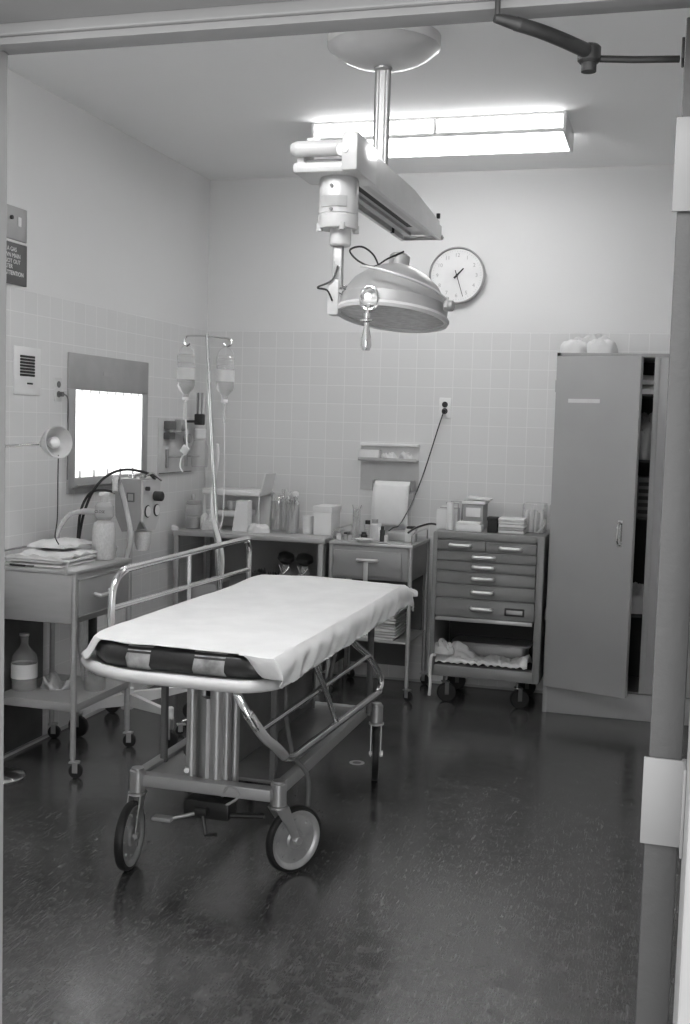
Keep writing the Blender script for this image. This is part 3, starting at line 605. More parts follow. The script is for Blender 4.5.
# ------------------------------------------------------------------ IV stand
t = thing('iv_stand', 'slim leaning chrome drip stand with two hooks beside the gurney rail', 'drip stand', (-1.99, 5.0, 0))
P0, P1 = Vector((-1.99, 5.0, .06)), Vector((-2.128, 5.0, 1.905))
part('pole', MB().cyl(P0, P0+(P1-P0)*.52, .0145).cyl(P0+(P1-P0)*.52, P1, .0085), M['chrome'], t)
part('cross_bar', MB().tube([(-2.215, 5.0, 1.862), (-2.232, 5, 1.85), (-2.245, 5.0, 1.868), (-2.235, 5.0, 1.893), (-2.21, 5.0, 1.898), (-2.128, 5.0, 1.898), (-2.06, 5, 1.890), (-2.02, 5.0, 1.886), (-2.003, 5, 1.875), (-2.008, 5.0, 1.856), (-2.03, 5.0, 1.85), (-2.043, 5, 1.862)], .0045, 8, smooth=4), M['chrome'], t)
sb = MB(); sb.cyl((-1.99, 5, .045), (-1.99, 5, .12), .028)
for k in range(4): a_ = k*PI/2+.6; sb.tube([(-1.99, 5, .08), (-1.99+.13*math.cos(a_), 5+.13*math.sin(a_), .075), (-1.99+.21*math.cos(a_), 5+.21*math.sin(a_), .06)], .011, 8, smooth=3)
part('base', sb, M['chrome'], t)
for k in range(4): a_ = k*PI/2+.6; caster(t, -1.99+.21*math.cos(a_), 5+.21*math.sin(a_), .022, a_, top=.062, w_=.009)
wr = MB(); pts = []
for i in range(40):
    s_ = i/39; c_ = P0+(P1-P0)*(.72-.40*s_); pts.append(c_+Vector((.020*math.cos(s_*9), .020*math.sin(s_*9), 0))+Vector((.004, 0, 0)))
part('wrapped_tubing', MB().tube(pts, .0075, 8).tube([p_+Vector((.004, -.012, -.02)) for p_ in pts[12:]], .007, 8), M['white'], t, 'clear tubing wound on pole')
def iv_bottle(x, z, label):
    t = thing('drip_bottle', label, 'bottle', (x, 5.0, z), 'drip bottles hung upside down')
    part('body', MB().lathe([(0, z+.205), (.036, z+.205), (.043, z+.197), (.043, z+.192), (.040, z+.188), (.043, z+.184), (.043, z+.06), (.038, z+.045), (.016, z+.018), (.014, z), (0, z)], (x, 5.0, 0), seg=28), M['glass'], t)
    part('solution', MB().lathe([(0, z+.165), (.0405, z+.165), (.0405, z+.06), (.034, z+.045), (.013, z+.02), (0, z+.015)], (x, 5, 0), seg=28), M['solution'], t)
    part('label', MB().lathe([(.0436, z+.085), (.0440, z+.085), (.0440, z+.14), (.0436, z+.14)], (x, 5, 0), seg=28), M['label'], t)
    part('hanger', MB().tube([(x-.04, 5, z+.185), (x-.035, 5, z+.225), (x, 5, z+.25), (x+.035, 5, z+.225), (x+.04, 5, z+.185)], .002, 6, smooth=4), M['dull'], t)
    part('stopper', MB().cyl((x, 5, z-.012), (x, 5, z+.002), .016), M['white'], t)
    return t
iv_bottle(-2.232, 1.605, 'upside-down glass drip bottle hanging left of the drip stand pole')
iv_bottle(-2.032, 1.598, 'upside-down glass drip bottle hanging right of the drip stand pole')
t = thing('drip_line', 'thin drip line with a white clip hanging below the left drip bottle', 'tube', (-2.21, 5.0, 1.26))
part('tubing', MB().tube([(-2.232, 5, 1.595), (-2.23, 5, 1.52), (-2.222, 5, 1.40), (-2.222, 5, 1.345), (-2.245, 5, 1.32), (-2.25, 4.99, 1.275), (-2.24, 5, 1.25)], .004, 8, smooth=5), M['white'], t)
part('drip_chamber', MB().cyl((-2.232, 5, 1.50), (-2.232, 5, 1.585), .010, .007), M['frost'], t)
part('roller_clip', MB().box(-.02, .02, -.008, .008, -.02, .02, .005, T(-2.228, 4.995, 1.355) @ Matrix.Rotation(.6, 4, 'Y')), M['white'], t)
t = thing('drip_line', 'thin straight drip line hanging below the right drip bottle', 'tube', (-2.03, 5.0, .96))
part('tubing', MB().tube([(-2.032, 5, 1.59), (-2.03, 5, 1.45), (-2.026, 5, 1.25), (-2.028, 5.0, 1.05), (-2.04, 4.985, .98)], .0025, 6, smooth=5), M['white'], t)
part('drip_chamber', MB().cyl((-2.032, 5, 1.49), (-2.032, 5, 1.58), .010, .006), M['frost'], t)

# ------------------------------------------------------------------ back table with things on and under it
tx0, tx1, ty0, ty1, tz = -2.70, -1.79, 5.90, 6.42, .868
t = thing('work_table', 'grey metal work table in the far corner crowded with jars', 'table', ((tx0+tx1)/2, 6.16, 0))
part('top', MB().box(tx0, tx1, ty0, ty1, tz-.028, tz, .003), M['lightgrey'], t)
for x, y in ((tx0+.02, ty0+.02), (tx1-.025, ty0+.02), (tx0+.02, ty1-.03), (tx1-.025, ty1-.03)): part('leg', MB().box(x-.014, x+.014, y-.014, y+.014, 0, tz-.028, .002), M['tin'], t)
part('back_panel', MB().box(tx0+.035, tx1-.04, ty1-.02, ty1-.008, .12, tz-.028), M['cab'], t, 'grey back panel')
part('side_panel', MB().box(tx1-.016, tx1-.004, ty0+.035, ty1-.045, .12, tz-.028), M['midgrey'], t, 'dark side panel')
part('lower_shelf', MB().box(tx0+.035, tx1-.04, ty0+.05, ty1-.045, .14, .155, .002), M['tin'], t)
Z = tz+.0006
solo('taped_glove', MB().heap(-2.693, 5.912, Z, .022, .02, .03, 2, .3, 12), M['cloth'], 'small white wad on the left front corner of work table', 'wad')
t = thing('suction_jar', 'wide glass suction jar at the left end of the work table', 'jar', (-2.64, 6.06, Z))
part('body', MB().lathe([(0, Z), (.045, Z), (.05, Z+.01), (.05, Z+.12), (.042, Z+.14), (0, Z+.14)], (-2.64, 6.06, 0)), M['glass'], t)
part('lid', MB().cyl((-2.64, 6.06, Z+.14), (-2.64, 6.06, Z+.165), .044, bev=.004).cyl((-2.645, 6.06, Z+.165), (-2.645, 6.06, Z+.20), .012), M['tin'], t)
part('contents', MB().lathe([(0, Z+.004), (.044, Z+.005), (.044, Z+.07), (0, Z+.075)], (-2.64, 6.06, 0)), M['tin'], t)
solo('plastic_bag', MB().heap(-2.545, 6.04, Z, .045, .035, .10, 11, .4), M['frost'], 'clear plastic bag slumped beside the suction jar', 'bag')
t = thing('supply_rack', 'white open two-tier rack with a raised flap on the work table', 'rack', (-2.44, 6.25, Z))
part('upper_tray', MB().box(-2.62, -2.26, 6.13, 6.33, 1.068, 1.10, .004), M['white'], t)
part('flap', MB().prism([(-2.262, 6.13, 1.085), (-2.252, 6.13, 1.085), (-2.225, 6.13, 1.20), (-2.235, 6.13, 1.20)], (0, .18, 0)), M['white'], t)
part('lower_tray', MB().box(-2.61, -2.36, 6.15, 6.33, .94, .975, .004), M['white'], t)
part('back_board', MB().box(-2.61, -2.27, 6.335, 6.345, Z, 1.10, .002), M['white'], t)
for x in (-2.61, -2.27): part('post', MB().box(x-.004, x+.004, 6.14, 6.15, Z, 1.07, .001), M['white'], t)
t = thing('kidney_jug', 'small pale cup with curved handle inside the two-tier rack', 'cup', (-2.44, 6.20, .9755))
part('body', MB().lathe([(0, .9757), (.024, .9757), (.03, 1.03), (.027, 1.03), (.021, .98), (0, .98)], (-2.46, 6.20, 0)), M['frost'], t); part('handle', MB().tube([(-2.433, 6.2, 1.02), (-2.405, 6.2, 1.025), (-2.398, 6.2, 1.0), (-2.437, 6.2, .985)], .005, 8, smooth=4), M['frost'], t)
solo('white_carton', MB().prism([(-2.395, 6.05, Z), (-2.30, 6.05, Z), (-2.303, 6.05, 1.045), (-2.372, 6.05, 1.045)], (0, .07, 0)), M['paper'], 'upright white tapering carton in front of the rack', 'carton')
solo('white_towel', MB().heap(-2.235, 6.045, Z, .065, .05, .055, 4, .3), M['cloth'], 'white crumpled towel beside the upright white carton', 'towel')
def jar_tools(x, y, r, h, label, seed, n=7, lidless=True):
    random.seed(seed)
    t = thing('instrument_jar', label, 'jar', (x, y, Z), 'glass instrument jars')
    part('glass', MB().lathe([(0, Z), (r, Z), (r, Z+h), (r-.003, Z+h), (r-.003, Z+.004), (0, Z+.004)], (x, y, 0)), M['glass'], t)
    for k in range(n):
        a_ = k*2*PI/n; b_ = a_+2.4
        p_ = Vector((x+r*.6*math.cos(a_), y+r*.6*math.sin(a_), Z+.006)); q_ = Vector((x+r*.75*math.cos(b_), y+r*.75*math.sin(b_), Z+h*random.uniform(.95, 1.25)))
        b = MB(); b.tube([p_, q_], .004, 6)
        d_ = (q_-p_).normalized(); sd = d_.cross(Vector((0, 1, 0))).normalized()*.009
        b.tube([q_+sd*math.cos(j*PI/4)+d_*.011*(1+math.sin(j*PI/4)) for j in range(8)], .002, 5, closed=True)
        part('forceps', b, M['chrome'], t)
    return t
jar_tools(-2.185, 6.22, .036, .17, 'clear jar of forceps behind the white towel', 1)
jar_tools(-2.115, 6.20, .032, .18, 'clear jar of forceps, middle one of the three', 2)
jar_tools(-2.045, 6.10, .036, .17, 'clear jar of crossed forceps beside the small pale cup', 3, 8)
solo('cotton_wad', MB().heap(-2.035, 6.10, Z+.215, .02, .02, .028, 8, .3, 12), M['cloth'], 'white cotton tuft on top of the right forceps jar', 'cotton')
solo('paper_cup', MB().lathe([(0, Z), (.030, Z), (.034, Z+.105), (.031, Z+.105), (.027, Z+.004), (0, Z+.004)], (-1.962, 6.13, 0)), M['white'], 'small pale cup between forceps jars and white box', 'cup')
t = thing('white_box', 'square white cardboard box with a lid at right end of table', 'box', (-1.86, 6.16, Z))
part('body', MB().box(-1.915, -1.81, 6.08, 6.26, Z, Z+.145, .003), M['paper'], t); part('lid', MB().box(-1.92, -1.805, 6.075, 6.265, Z+.13, Z+.165, .003), M['paper'], t)
# below the table
solo('waste_bin', MB().box(-2.64, -2.46, 6.0, 6.2, .156, .56, .01), M['mgrey'], 'pale square bin on the shelf at left under the work table', 'bin')
solo('laundry_bag', MB().heap(-2.235, 6.15, .156, .155, .15, .50, 6, .25, 30), M['bag'], 'bulky dark bag slumped in the middle under the work table', 'bag')
solo('grey_box', MB().box(-2.455, -2.425, 5.98, 6.1, .156, .5, .006), M['lightgrey'], 'narrow pale carton standing under the table by the dark bag', 'carton')
for x, y, lb in ((-2.045, 6.0, 'left one of two black-capped jars under the work table'), (-1.93, 5.985, 'right one of two black-capped jars under the work table')):
    t = thing('black_capped_jar', lb, 'jar', (x, y, .156), 'black-capped jars under the table')
    part('body', MB().lathe([(0, .156), (.05, .156), (.052, .17), (.052, .60), (.03, .67), (.018, .70), (0, .70)], (x, y, 0)), M['glass'], t)
    part('contents', MB().lathe([(0, .16), (.045, .16), (.045, .55), (0, .55)], (x, y, 0)), M['tin'], t)
    part('cap', MB().lathe([(0, -.025), (.035, -.02), (.05, 0), (.045, .02), (.02, .03), (0, .03)], (x, y, .735), (.25, -.35, 1)), M['black'], t, 'black cap')
    part('clamp', MB().tube([(x-.03, y-.03, .70), (x, y-.045, .655), (x+.03, y-.03, .69)], .004, 6, smooth=4), M['chrome'], t)

# ------------------------------------------------------------------ middle cart
X0, X1, Y0, Y1 = -1.776, -1.302, 5.93, 6.395
t = thing('supply_cart', 'steel single-drawer supply cart between table and tool chest', 'cart', ((X0+X1)/2, 6.16, 0))
for x, y in ((X0+.012, Y0+.012), (X1-.012, Y0+.012), (X0+.012, Y1-.012), (X1-.012, Y1-.012)):
    part('leg', MB().cyl((x, y, .08), (x, y, .85), .0125, seg=14), M['steel'], t)
    caster(t, x, y, .028, rot=-.5, top=.085)
part('drawer_box', MB().box(X0+.01, X1-.01, Y0+.008, Y1-.008, .655, .84, .003), M['grey'], t)
part('top', MB().box(X0, X1, Y0, Y1, .838, .856, .004), M['steel'], t)
dr = part('drawer', MB().box(X0+.035, X1-.06, Y0-.004, Y0+.008, .672, .812, .003), M['grey'], t)
part('handle', MB().tube([(-1.60, Y0-.004, .762), (-1.60, Y0-.03, .765), (-1.58, Y0-.036, .765), (-1.52, Y0-.036, .765), (-1.50, Y0-.03, .765), (-1.50, Y0-.004, .762)], .010, 8, smooth=3).box(-1.565, -1.54, Y0-.036, Y0-.030, .62, .765, .002), M['handle'], dr)
part('lower_shelf', MB().box(X0+.008, X1-.008, Y0+.006, Y1-.006, .312, .32, .001), M['steel'], t)
part('lower_skirt', MB().box(X0+.02, X1-.10, Y1-.03, Y1-.02, .10, .312), M['midgrey'], t, 'dark skirt panel'); part('inner_panel', MB().box(X0+.02, X1-.03, Y1-.03, Y1-.018, .32, .65), M['darkpanel'], t, 'dark back panel')
for sx in (X0+.012, X1-.012): part('rail', MB().tube([(sx, Y0+.03, .85), (sx, Y0+.03, .90), (sx, Y0+.07, .915), (sx, Y1-.07, .915), (sx, Y1-.03, .90), (sx, Y1-.03, .85)], .005, 8, smooth=3), M['chrome'], t)
st = cloth_stack('gauze_stack', -1.74, -1.40, 5.98, 6.27, .3215, 10, .155, M['cloth'], 'tall stack of folded white drapes on the supply cart lower shelf', 'drapes', 2, amp=.002)
Z = .8566
t = thing('graduated_cylinder', 'tall clear glass cylinder holding tweezers on the supply cart', 'glass cylinder', (-1.662, 6.08, Z))
part('glass', MB().lathe([(0, Z), (.027, Z), (.022, Z+.01), (.022, Z+.17), (.019, Z+.17), (.019, Z+.012), (0, Z+.012)], (-1.662, 6.08, 0)), M['glass'], t)
for dx in (-.012, 0, .012): part('tweezers', MB().tube([(-1.662-dx, 6.08, Z+.014), (-1.662+dx, 6.08, Z+.16), (-1.662+dx*2.2, 6.08, Z+.195)], .003, 6), M['chrome'], t)
def vial(x, y, r, h, body, cap, label, lab=False):
    t = thing('medicine_bottle', label, 'bottle', (x, y, Z), 'medicine bottles on the supply cart')
    part('body', MB().lathe([(0, Z), (r, Z), (r, Z+h*.72), (r*.6, Z+h*.8), (0, Z+h*.8)], (x, y, 0), seg=20), M[body], t)
    if lab: part('label', MB().lathe([(r*1.01, Z+h*.15), (r*1.03, Z+h*.15), (r*1.03, Z+h*.6), (r*1.01, Z+h*.6)], (x, y, 0), seg=20), M['label'], t)
    part('cap', MB().cyl((x, y, Z+h*.8), (x, y, Z+h), r*.72, seg=18), M[cap], t, 'dark cap' if cap == 'ink' else None)
vial(-1.617, 6.16, .020, .105, 'glass', 'ink', 'small clear bottle with black cap beside the tall glass cylinder')
vial(-1.57, 6.14, .026, .115, 'label', 'mgrey', 'white-labelled bottle in front of the paper roll', True)
vial(-1.600, 6.02, .019, .05, 'ink', 'ink', 'short black bottle behind the white dish')
vial(-1.505, 6.06, .014, .085, 'ink', 'ink', 'slim black bottle in the middle of supply cart top')
vial(-1.53, 6.10, .011, .095, 'white', 'white', 'slim white bottle beside the slim black bottle')
vial(-1.475, 6.03, .012, .05, 'label', 'mgrey', 'tiny pale vial near the loose cord plug')
vial(-1.745, 6.02, .014, .045, 'label', 'mgrey', 'tiny pale vial at the left rail of the supply cart')
vial(-1.715, 6.05, .014, .04, 'mgrey', 'ink', 'tiny dark-capped vial left of the tall glass cylinder')
solo('enamel_dish', MB().lathe([(0, Z), (.03, Z), (.05, Z+.018), (.052, Z+.018), (.045, Z+.02), (.03, Z+.022), (0, Z+.024)], (-1.585, 5.975, 0)), M['white'], 'small round white dish at the front edge of supply cart', 'dish')
t = thing('steel_basin', 'shiny steel tray behind the vials on the supply cart', 'tray', (-1.44, 6.2, Z))
part('tray', MB().rrect(-1.52, -1.36, 6.13, 6.28, Z, Z+.05, .03, .008), M['steel'], t)
t = thing('dressing_box', 'pale small box with black lid at the right rail of supply cart', 'box', (-1.352, 6.12, Z))
part('body', MB().box(-1.385, -1.325, 6.09, 6.15, Z, Z+.075, .003), M['label'], t); part('lid', MB().box(-1.378, -1.335, 6.095, 6.145, Z+.075, Z+.088, .003), M['ink'], t, 'black lid')
solo('steel_probe', MB().tube([(-1.55, 5.965, Z+.004), (-1.45, 5.96, Z+.004), (-1.36, 5.975, Z+.004)], .003, 6), M['chrome'], 'long thin steel probe along the front edge of supply cart', 'probe')
solo('stethoscope_tube', MB().tube([(-1.345, 6.0, Z+.062), (-1.32, 6.08, Z+.085), (-1.27, 6.2, Z+.10), (-1.24, 6.28, Z+.09)], .006, 8, smooth=5), M['black'], 'black rubber tube lying over the right rail of supply cart', 'tube')

# glove shelf and paper roll on the back wall
t = thing('glove_shelf', 'shallow white wall shelf above the hanging paper sheet', 'shelf', (-1.567, YB, 1.285))
part('tray', MB().box(-1.742, -1.392, YB-.075, YB, 1.292, 1.302, .002).box(-1.742, -1.392, YB-.078, YB-.072, 1.292, 1.312, .001), M['lightgrey'], t)
part('top_ledge', MB().box(-1.742, -1.392, YB-.03, YB, 1.378, 1.396, .003), M['white'], t); part('back_plate', MB().box(-1.742, -1.392, YB-.005, YB, 1.12, 1.39, .001), M['platepaint'], t)
solo('glove_box', MB().box(-1.738, -1.62, YB-.07, YB-.008, 1.3025, 1.355, .004), M['paper'], 'white glove packet at left end of the wall shelf', 'packet')
solo('crumpled_gloves', MB().heap(-1.56, YB-.042, 1.3028, .05, .028, .045, 15, .7), M['cloth'], 'crumpled white gloves in the middle of the wall shelf', 'gloves')
solo('crumpled_gloves', MB().heap(-1.465, YB-.042, 1.3028, .042, .028, .055, 21, .8), M['cloth'], 'crumpled white gloves at the right end of the wall shelf', 'gloves')
t = thing('paper_roll', 'curved sheet of white paper hanging from a roll below the wall shelf', 'paper roll', (-1.545, YB-.06, .92))
part('roll', MB().cyl((-1.630, YB-.08, 1.145), (-1.420, YB-.08, 1.145), .035, seg=28), M['paper'], t)
def pf(u, v):
    s_ = v*.30; return (-1.632+.214*u+(.006 if v > .8 else 0)*math.sin(u*9), YB-.118-.03*math.sin(v*2.6), 1.165-.24*v)
pm = MB(); pm.grid(pf, 8, 16); pmm = part('sheet', pm, M['paper'], t); md = pmm.modifiers.new('solid', 'SOLIDIFY'); md.thickness = .0012
part('end_bracket', MB().box(-1.640, -1.635, YB-.12, YB, 1.12, 1.185, .001), M['tin'], t); part('end_bracket', MB().box(-1.415, -1.410, YB-.12, YB, 1.12, 1.185, .001), M['tin'], t)
t = thing('power_outlet', 'double socket plate on tiled back wall with a dangling cord', 'outlet', (-1.251, YB, 1.56))
part('plate', MB().box(-1.285, -1.217, YB-.005, YB, 1.553, 1.668, .002), M['white'], t)
for z in (1.63, 1.592): part('socket', MB().cyl((-1.251, YB-.005, z), (-1.251, YB-.009, z), .017), M['ink'], t, 'black socket')
t = thing('extension_cord', 'thin black cord hanging from the back wall socket to the cart', 'cord', (-1.26, YB-.02, 1.59))
part('plug', MB().cyl((-1.251, YB-.009, 1.592), (-1.251, YB-.035, 1.588), .012), M['black'], t)
part('cable', MB().tube([(-1.252, YB-.03, 1.588), (-1.275, YB-.05, 1.50), (-1.33, YB-.12, 1.26), (-1.37, YB-.20, 1.10), (-1.40, YB-.28, 1.0), (-1.425, YB-.33, .945), (-1.45, YB-.345, .935), (-1.475, YB-.36, .915)], .0038, 6, smooth=6), M['black'], t)

# ------------------------------------------------------------------ tool chest cart
X0, X1, Y0, Y1 = -1.195, -.600, 5.95, 6.40
t = thing('tool_chest', 'grey rolling tool chest with rows of narrow drawers', 'drawer cart', ((X0+X1)/2, 6.175, 0))
c = MB(); c.box(X0, X0+.024, Y0, Y1, .155, .935, .003); c.box(X1-.038, X1, Y0, Y1, .155, .935, .003); c.box(X0+.002, X1-.002, Y0+.002, Y1, .905, .94, .003)
c.box(X0+.03, X1-.05, Y1-.02, Y1, .2, .905); c.box(X0+.005, X1-.005, Y0+.004, Y1, .155, .215, .003); c.box(X0+.03, X1-.05, Y0+.006, Y1-.02, .465, .485, .002); c.box(X0+.03, X1-.05, Y0+.02, Y1-.02, .485, .905)
part('carcass', c, M['chest'], t); part('cavity_shade', MB().box(X0+.031, X1-.051, Y0+.06, Y1-.021, .2155, .22).box(X0+.031, X1-.051, Y1-.03, Y1-.021, .22, .464), M['cabshade'], t, 'shade painted inside')  # near-black sheets paint the shade inside the open bay
dx0, dx1 = X0+.026, X1-.040
def cdrawer(x0, x1, z0, z1, hx, hw=.09, plate=False):
    d_ = part('drawer', MB().box(x0, x1, Y0-.006, Y0+.016, z0, z1, .002).box(x0, x1, Y0-.010, Y0-.004, z1-.006, z1, .001), M['chest'], t)
    zc = (z0+z1)/2
    part('handle', MB().tube([(hx-hw/2, Y0-.006, zc), (hx-hw/2+.004, Y0-.024, zc), (hx-hw/2+.016, Y0-.028, zc), (hx+hw/2-.016, Y0-.028, zc), (hx+hw/2-.004, Y0-.024, zc), (hx+hw/2, Y0-.006, zc)], .0105, 10, smooth=3), M['handle'], d_, 'chrome handle')
    if plate:
        part('maker_badge', MB().rrect(-.735, -.65, -.001, .001, 0, .001, .0005, .0001).box(-.735, -.65, Y0-.010, Y0-.006, .518, .545, .002), M['ink'], d_); part('badge_face', MB().box(-.729, -.656, Y0-.0115, Y0-.009, .523, .540, .001), M['lightgrey'], d_)
    return d_
cdrawer(dx0, -.912, .847, .897, -1.045, .11); cdrawer(-.908, dx1, .842, .895, -.775, .11)
cdrawer(dx0, dx1, .790, .838, -.917, .11); cdrawer(dx0, dx1, .735, .786, -.917, .11)
cdrawer(dx0, dx1, .667, .731, -.917, .11); cdrawer(dx0, dx1, .590, .663, -.917, .11)
d_ = cdrawer(dx0, dx1, .487, .586, -.92, .11)
bd = part('maker_badge', MB().box(-.795, -.69, Y0-.012, Y0-.006, .510, .552, .003), M['ink'], d_); part('badge_face', MB().box(-.785, -.70, Y0-.0135, Y0-.011, .520, .542, .001), M['lightgrey'], d_)
part('shelf_lip', MB().box(X0+.028, X1-.048, Y0-.008, Y0+.004, .462, .482, .001), M['steel'], t, 'bright metal lip')
for x, y in ((X0+.075, Y0+.07), (X1-.12, Y0+.07), (X0+.075, Y1-.07), (X1-.12, Y1-.07)): caster(t, x, y, .052, rot=.4, top=.156, w_=.014, metal='midgrey')
# linens on the lower shelf
def drape(u, v):
    x = -1.165+.50*u; y = 5.965+.20*v
    z = .2225+.085*(1-abs(2*v-1))**.6*(.55+.9*noise.noise(Vector((x*7, y*7, 2))))+.03*abs(noise.noise(Vector((x*25, y*25, 5))))
    return (x, y+.01*math.sin(x*22), max(z, .2222))
lb = MB(); lb.grid(drape, 50, 20); o = solo('draped_linen', lb, M['cloth'], 'white crumpled linen along the bottom shelf of the tool chest', 'linen'); md = o.modifiers.new('s', 'SOLIDIFY'); md.thickness = .004; md.offset = 1
solo('rolled_cloth', MB().heap(-1.125, 6.0, .272, .055, .04, .075, 31, .5), M['linen'], 'bunched white cloth at left corner of the chest bottom shelf', 'cloth')
solo('hanging_tape', MB().tube([(-1.168, 5.975, .262), (-1.178, 5.93, .262), (-1.182, 5.922, .20), (-1.178, 5.92, .12), (-1.181, 5.922, .05)], .009, 8, smooth=5), M['cloth'], 'white cloth tie dangling over the left edge of the chest', 'cloth tie')
solo('steel_pan', MB().rrect(-1.10, -.70, 6.19, 6.36, .222, .300, .03, .004).rrect(-1.12, -.68, 6.175, 6.365, .296, .308, .03, .004), M['tin'], 'dark flat metal pan behind the linen on the chest shelf', 'pan')
Z = .9408
# on the chest
t = thing('magazine_rack', 'pale folders in a wire rack at the left of the chest top', 'folder rack', (-1.15, 6.2, Z))
for k in range(4): part('folder', MB().box(-1.215+k*.003, -1.10, 6.12+k*.03, 6.135+k*.03, Z, Z+.105+.005*k, .001), M[('paper', 'label', 'mgrey', 'white')[k]], t)
for yy in (6.1, 6.24): part('wire', MB().tube([(-1.095, yy, Z+.01), (-1.092, yy, Z+.13), (-1.10, yy, Z+.145), (-1.16, yy, Z+.145)], .004, 6, smooth=4), M['tin'], t)
solo('white_canister', MB().cyl((-1.128, 6.06, Z), (-1.128, 6.06, Z+.15), .0195, bev=.003), M['white'], 'narrow upright white canister in front of the folder rack', 'canister')
solo('flat_packets', MB().box(-1.09, -.95, 6.03, 6.12, Z, Z+.035, .004).box(-1.085, -.96, 6.035, 6.115, Z+.0352, Z+.05, .003), M['paper'], 'low stack of white packets left of the small black box', 'packets')
t = thing('gauze_carton', 'pale carton with loose white papers lying on its lid', 'carton', (-1.01, 6.24, Z))
part('body', MB().box(-1.075, -.965, 6.17, 6.33, Z, Z+.14, .003), M['mgrey'], t); part('label', MB().box(-1.06, -.98, 6.167, 6.170, Z+.07, Z+.12), M['white'], t)
solo('loose_papers', MB().box(-1.085, -.955, 6.165, 6.33, Z+.1405, Z+.156, .002).box(-.065, .065, -.07, .07, 0, .008, .001, T(-1.0, 6.25, Z+.165) @ Matrix.Rotation(.08, 4, 'Y')), M['paper'], 'loose white papers on top of the pale carton', 'papers')
solo('black_box', MB().box(-.918, -.866, 6.03, 6.09, Z, Z+.082, .003).box(-.921, -.863, 6.028, 6.092, Z+.065, Z+.085, .002), M['rubber'], 'small black box at the middle of the chest top', 'box')
def packs():
    random.seed(4)
    for k in range(5):
        dx, dz = random.uniform(-.008, .008), k*.0165
        solo('sterile_pack', MB().box(-.855+dx, -.715+dx, 6.03, 6.15, Z+dz+.0002, Z+dz+.0155, .005), M[('paper', 'mgrey', 'paper', 'label', 'paper')[k]], ('bottom', 'second from bottom', 'middle', 'second from top', 'top')[k]+' flat pack of the pile beside the black box', 'pack', 'flat packs on the chest')
packs()
t = thing('glove_bag', 'clear plastic container of white gloves by the tall cabinet', 'container', (-.68, 6.2, Z))
part('container', MB().box(-.745, -.625, 6.13, 6.27, Z, Z+.16, .006), M['glass'], t)
for k in range(4): part('glove', MB().heap(-.725+k*.028, 6.2, Z+.003, .016, .05, .13+.01*(k % 2), 40+k, .3, 10), M['cloth'], t)
solo('rubber_tourniquet', MB().tube([(-.65, 6.06, Z+.01), (-.625, 6.05, Z+.04), (-.612, 6.05, Z+.07), (-.618, 6.07, Z+.085), (-.64, 6.08, Z+.03), (-.66, 6.09, Z+.01)], .005, 8, smooth=6), M['hose'], 'looped pale tubing at the right corner of the chest', 'tubing')

# ------------------------------------------------------------------ tall cabinet
X0, X1, Y0, Y1 = -.582, .36, 6.0, 6.43
t = thing('storage_cabinet', 'tall grey metal cabinet with its left door ajar', 'cabinet', ((X0+X1)/2, 6.2, 0))
c = MB(); c.box(X0, X0+.022, Y0, Y1, 0, 1.905, .002); c.box(X1-.022, X1, Y0, Y1, 0, 1.905, .002); c.box(X0, X1, Y0, Y1, 1.885, 1.905, .002)
c.box(X0+.02, X1-.02, Y0+.002, Y0+.02, 0, .14, .002); c.box(X0+.02, X1-.02, Y1-.012, Y1, .0, 1.89); c.box(X0+.02, X1-.02, Y0+.02, Y1-.012, .13, .145)
part('body', c, M['cab'], t)
for z in (.55, 1.06, 1.36, 1.70): part('inner_shelf', MB().box(X0+.023, X1-.023, Y0+.03, Y1-.013, z-.012, z, .001), M['cabshade'], t)  # shelves coloured near black for the shade indoors
part('inner_shade', MB().box(X0+.0225, X0+.026, Y0+.024, Y1-.013, .146, 1.884).box(X0+.026, X1-.026, Y1-.02, Y1-.0125, .146, 1.884).box(X1-.026, X1-.0225, Y0+.024, Y1-.013, .146, 1.884), M['cabshade'], t, 'painted inner shade')  # near-black sheets put the interior shade into the colour
dr = part('door', MB().box(-.088, X1-.004, Y0-.018, Y0+.0, .15, 1.884, .003).box(-.088, -.062, Y0-.022, Y0-.016, .15, 1.884, .001), M['cab'], t)
ang = math.radians(-17); HX, HY = -.572, 5.992
mt = T(HX, HY, 0) @ Matrix.Rotation(ang, 4, 'Z')
dl = part('door', MB().box(0, .446, -.022, 0, .148, 1.882, .003, mt).box(.428, .446, -.0005, .012, .15, 1.88, .001, mt), M['cab'], t)
hp_ = [mt @ Vector(v) for v in ((.378, -.022, 1.045), (.378, -.048, 1.035), (.378, -.055, 1.01), (.378, -.055, .965), (.378, -.048, .94), (.378, -.022, .93))]
part('door_handle', MB().tube(hp_, .0065, 8, smooth=4).box(.366, .390, -.024, -.022, .92, 1.055, .0, mt), M['chrome'], dl, 'chrome handle')
part('tape_strip', MB().box(.07, .24, -.0226, -.0215, 1.645, 1.665, 0, mt), M['label'], dl, 'pale tape strip'); 
for z in (.5, 1.05, 1.7): part('hinge', MB().cyl((HX-.006, HY-.012, z), (HX-.006, HY-.012, z+.06), .006, seg=10), M['cab'], dl)
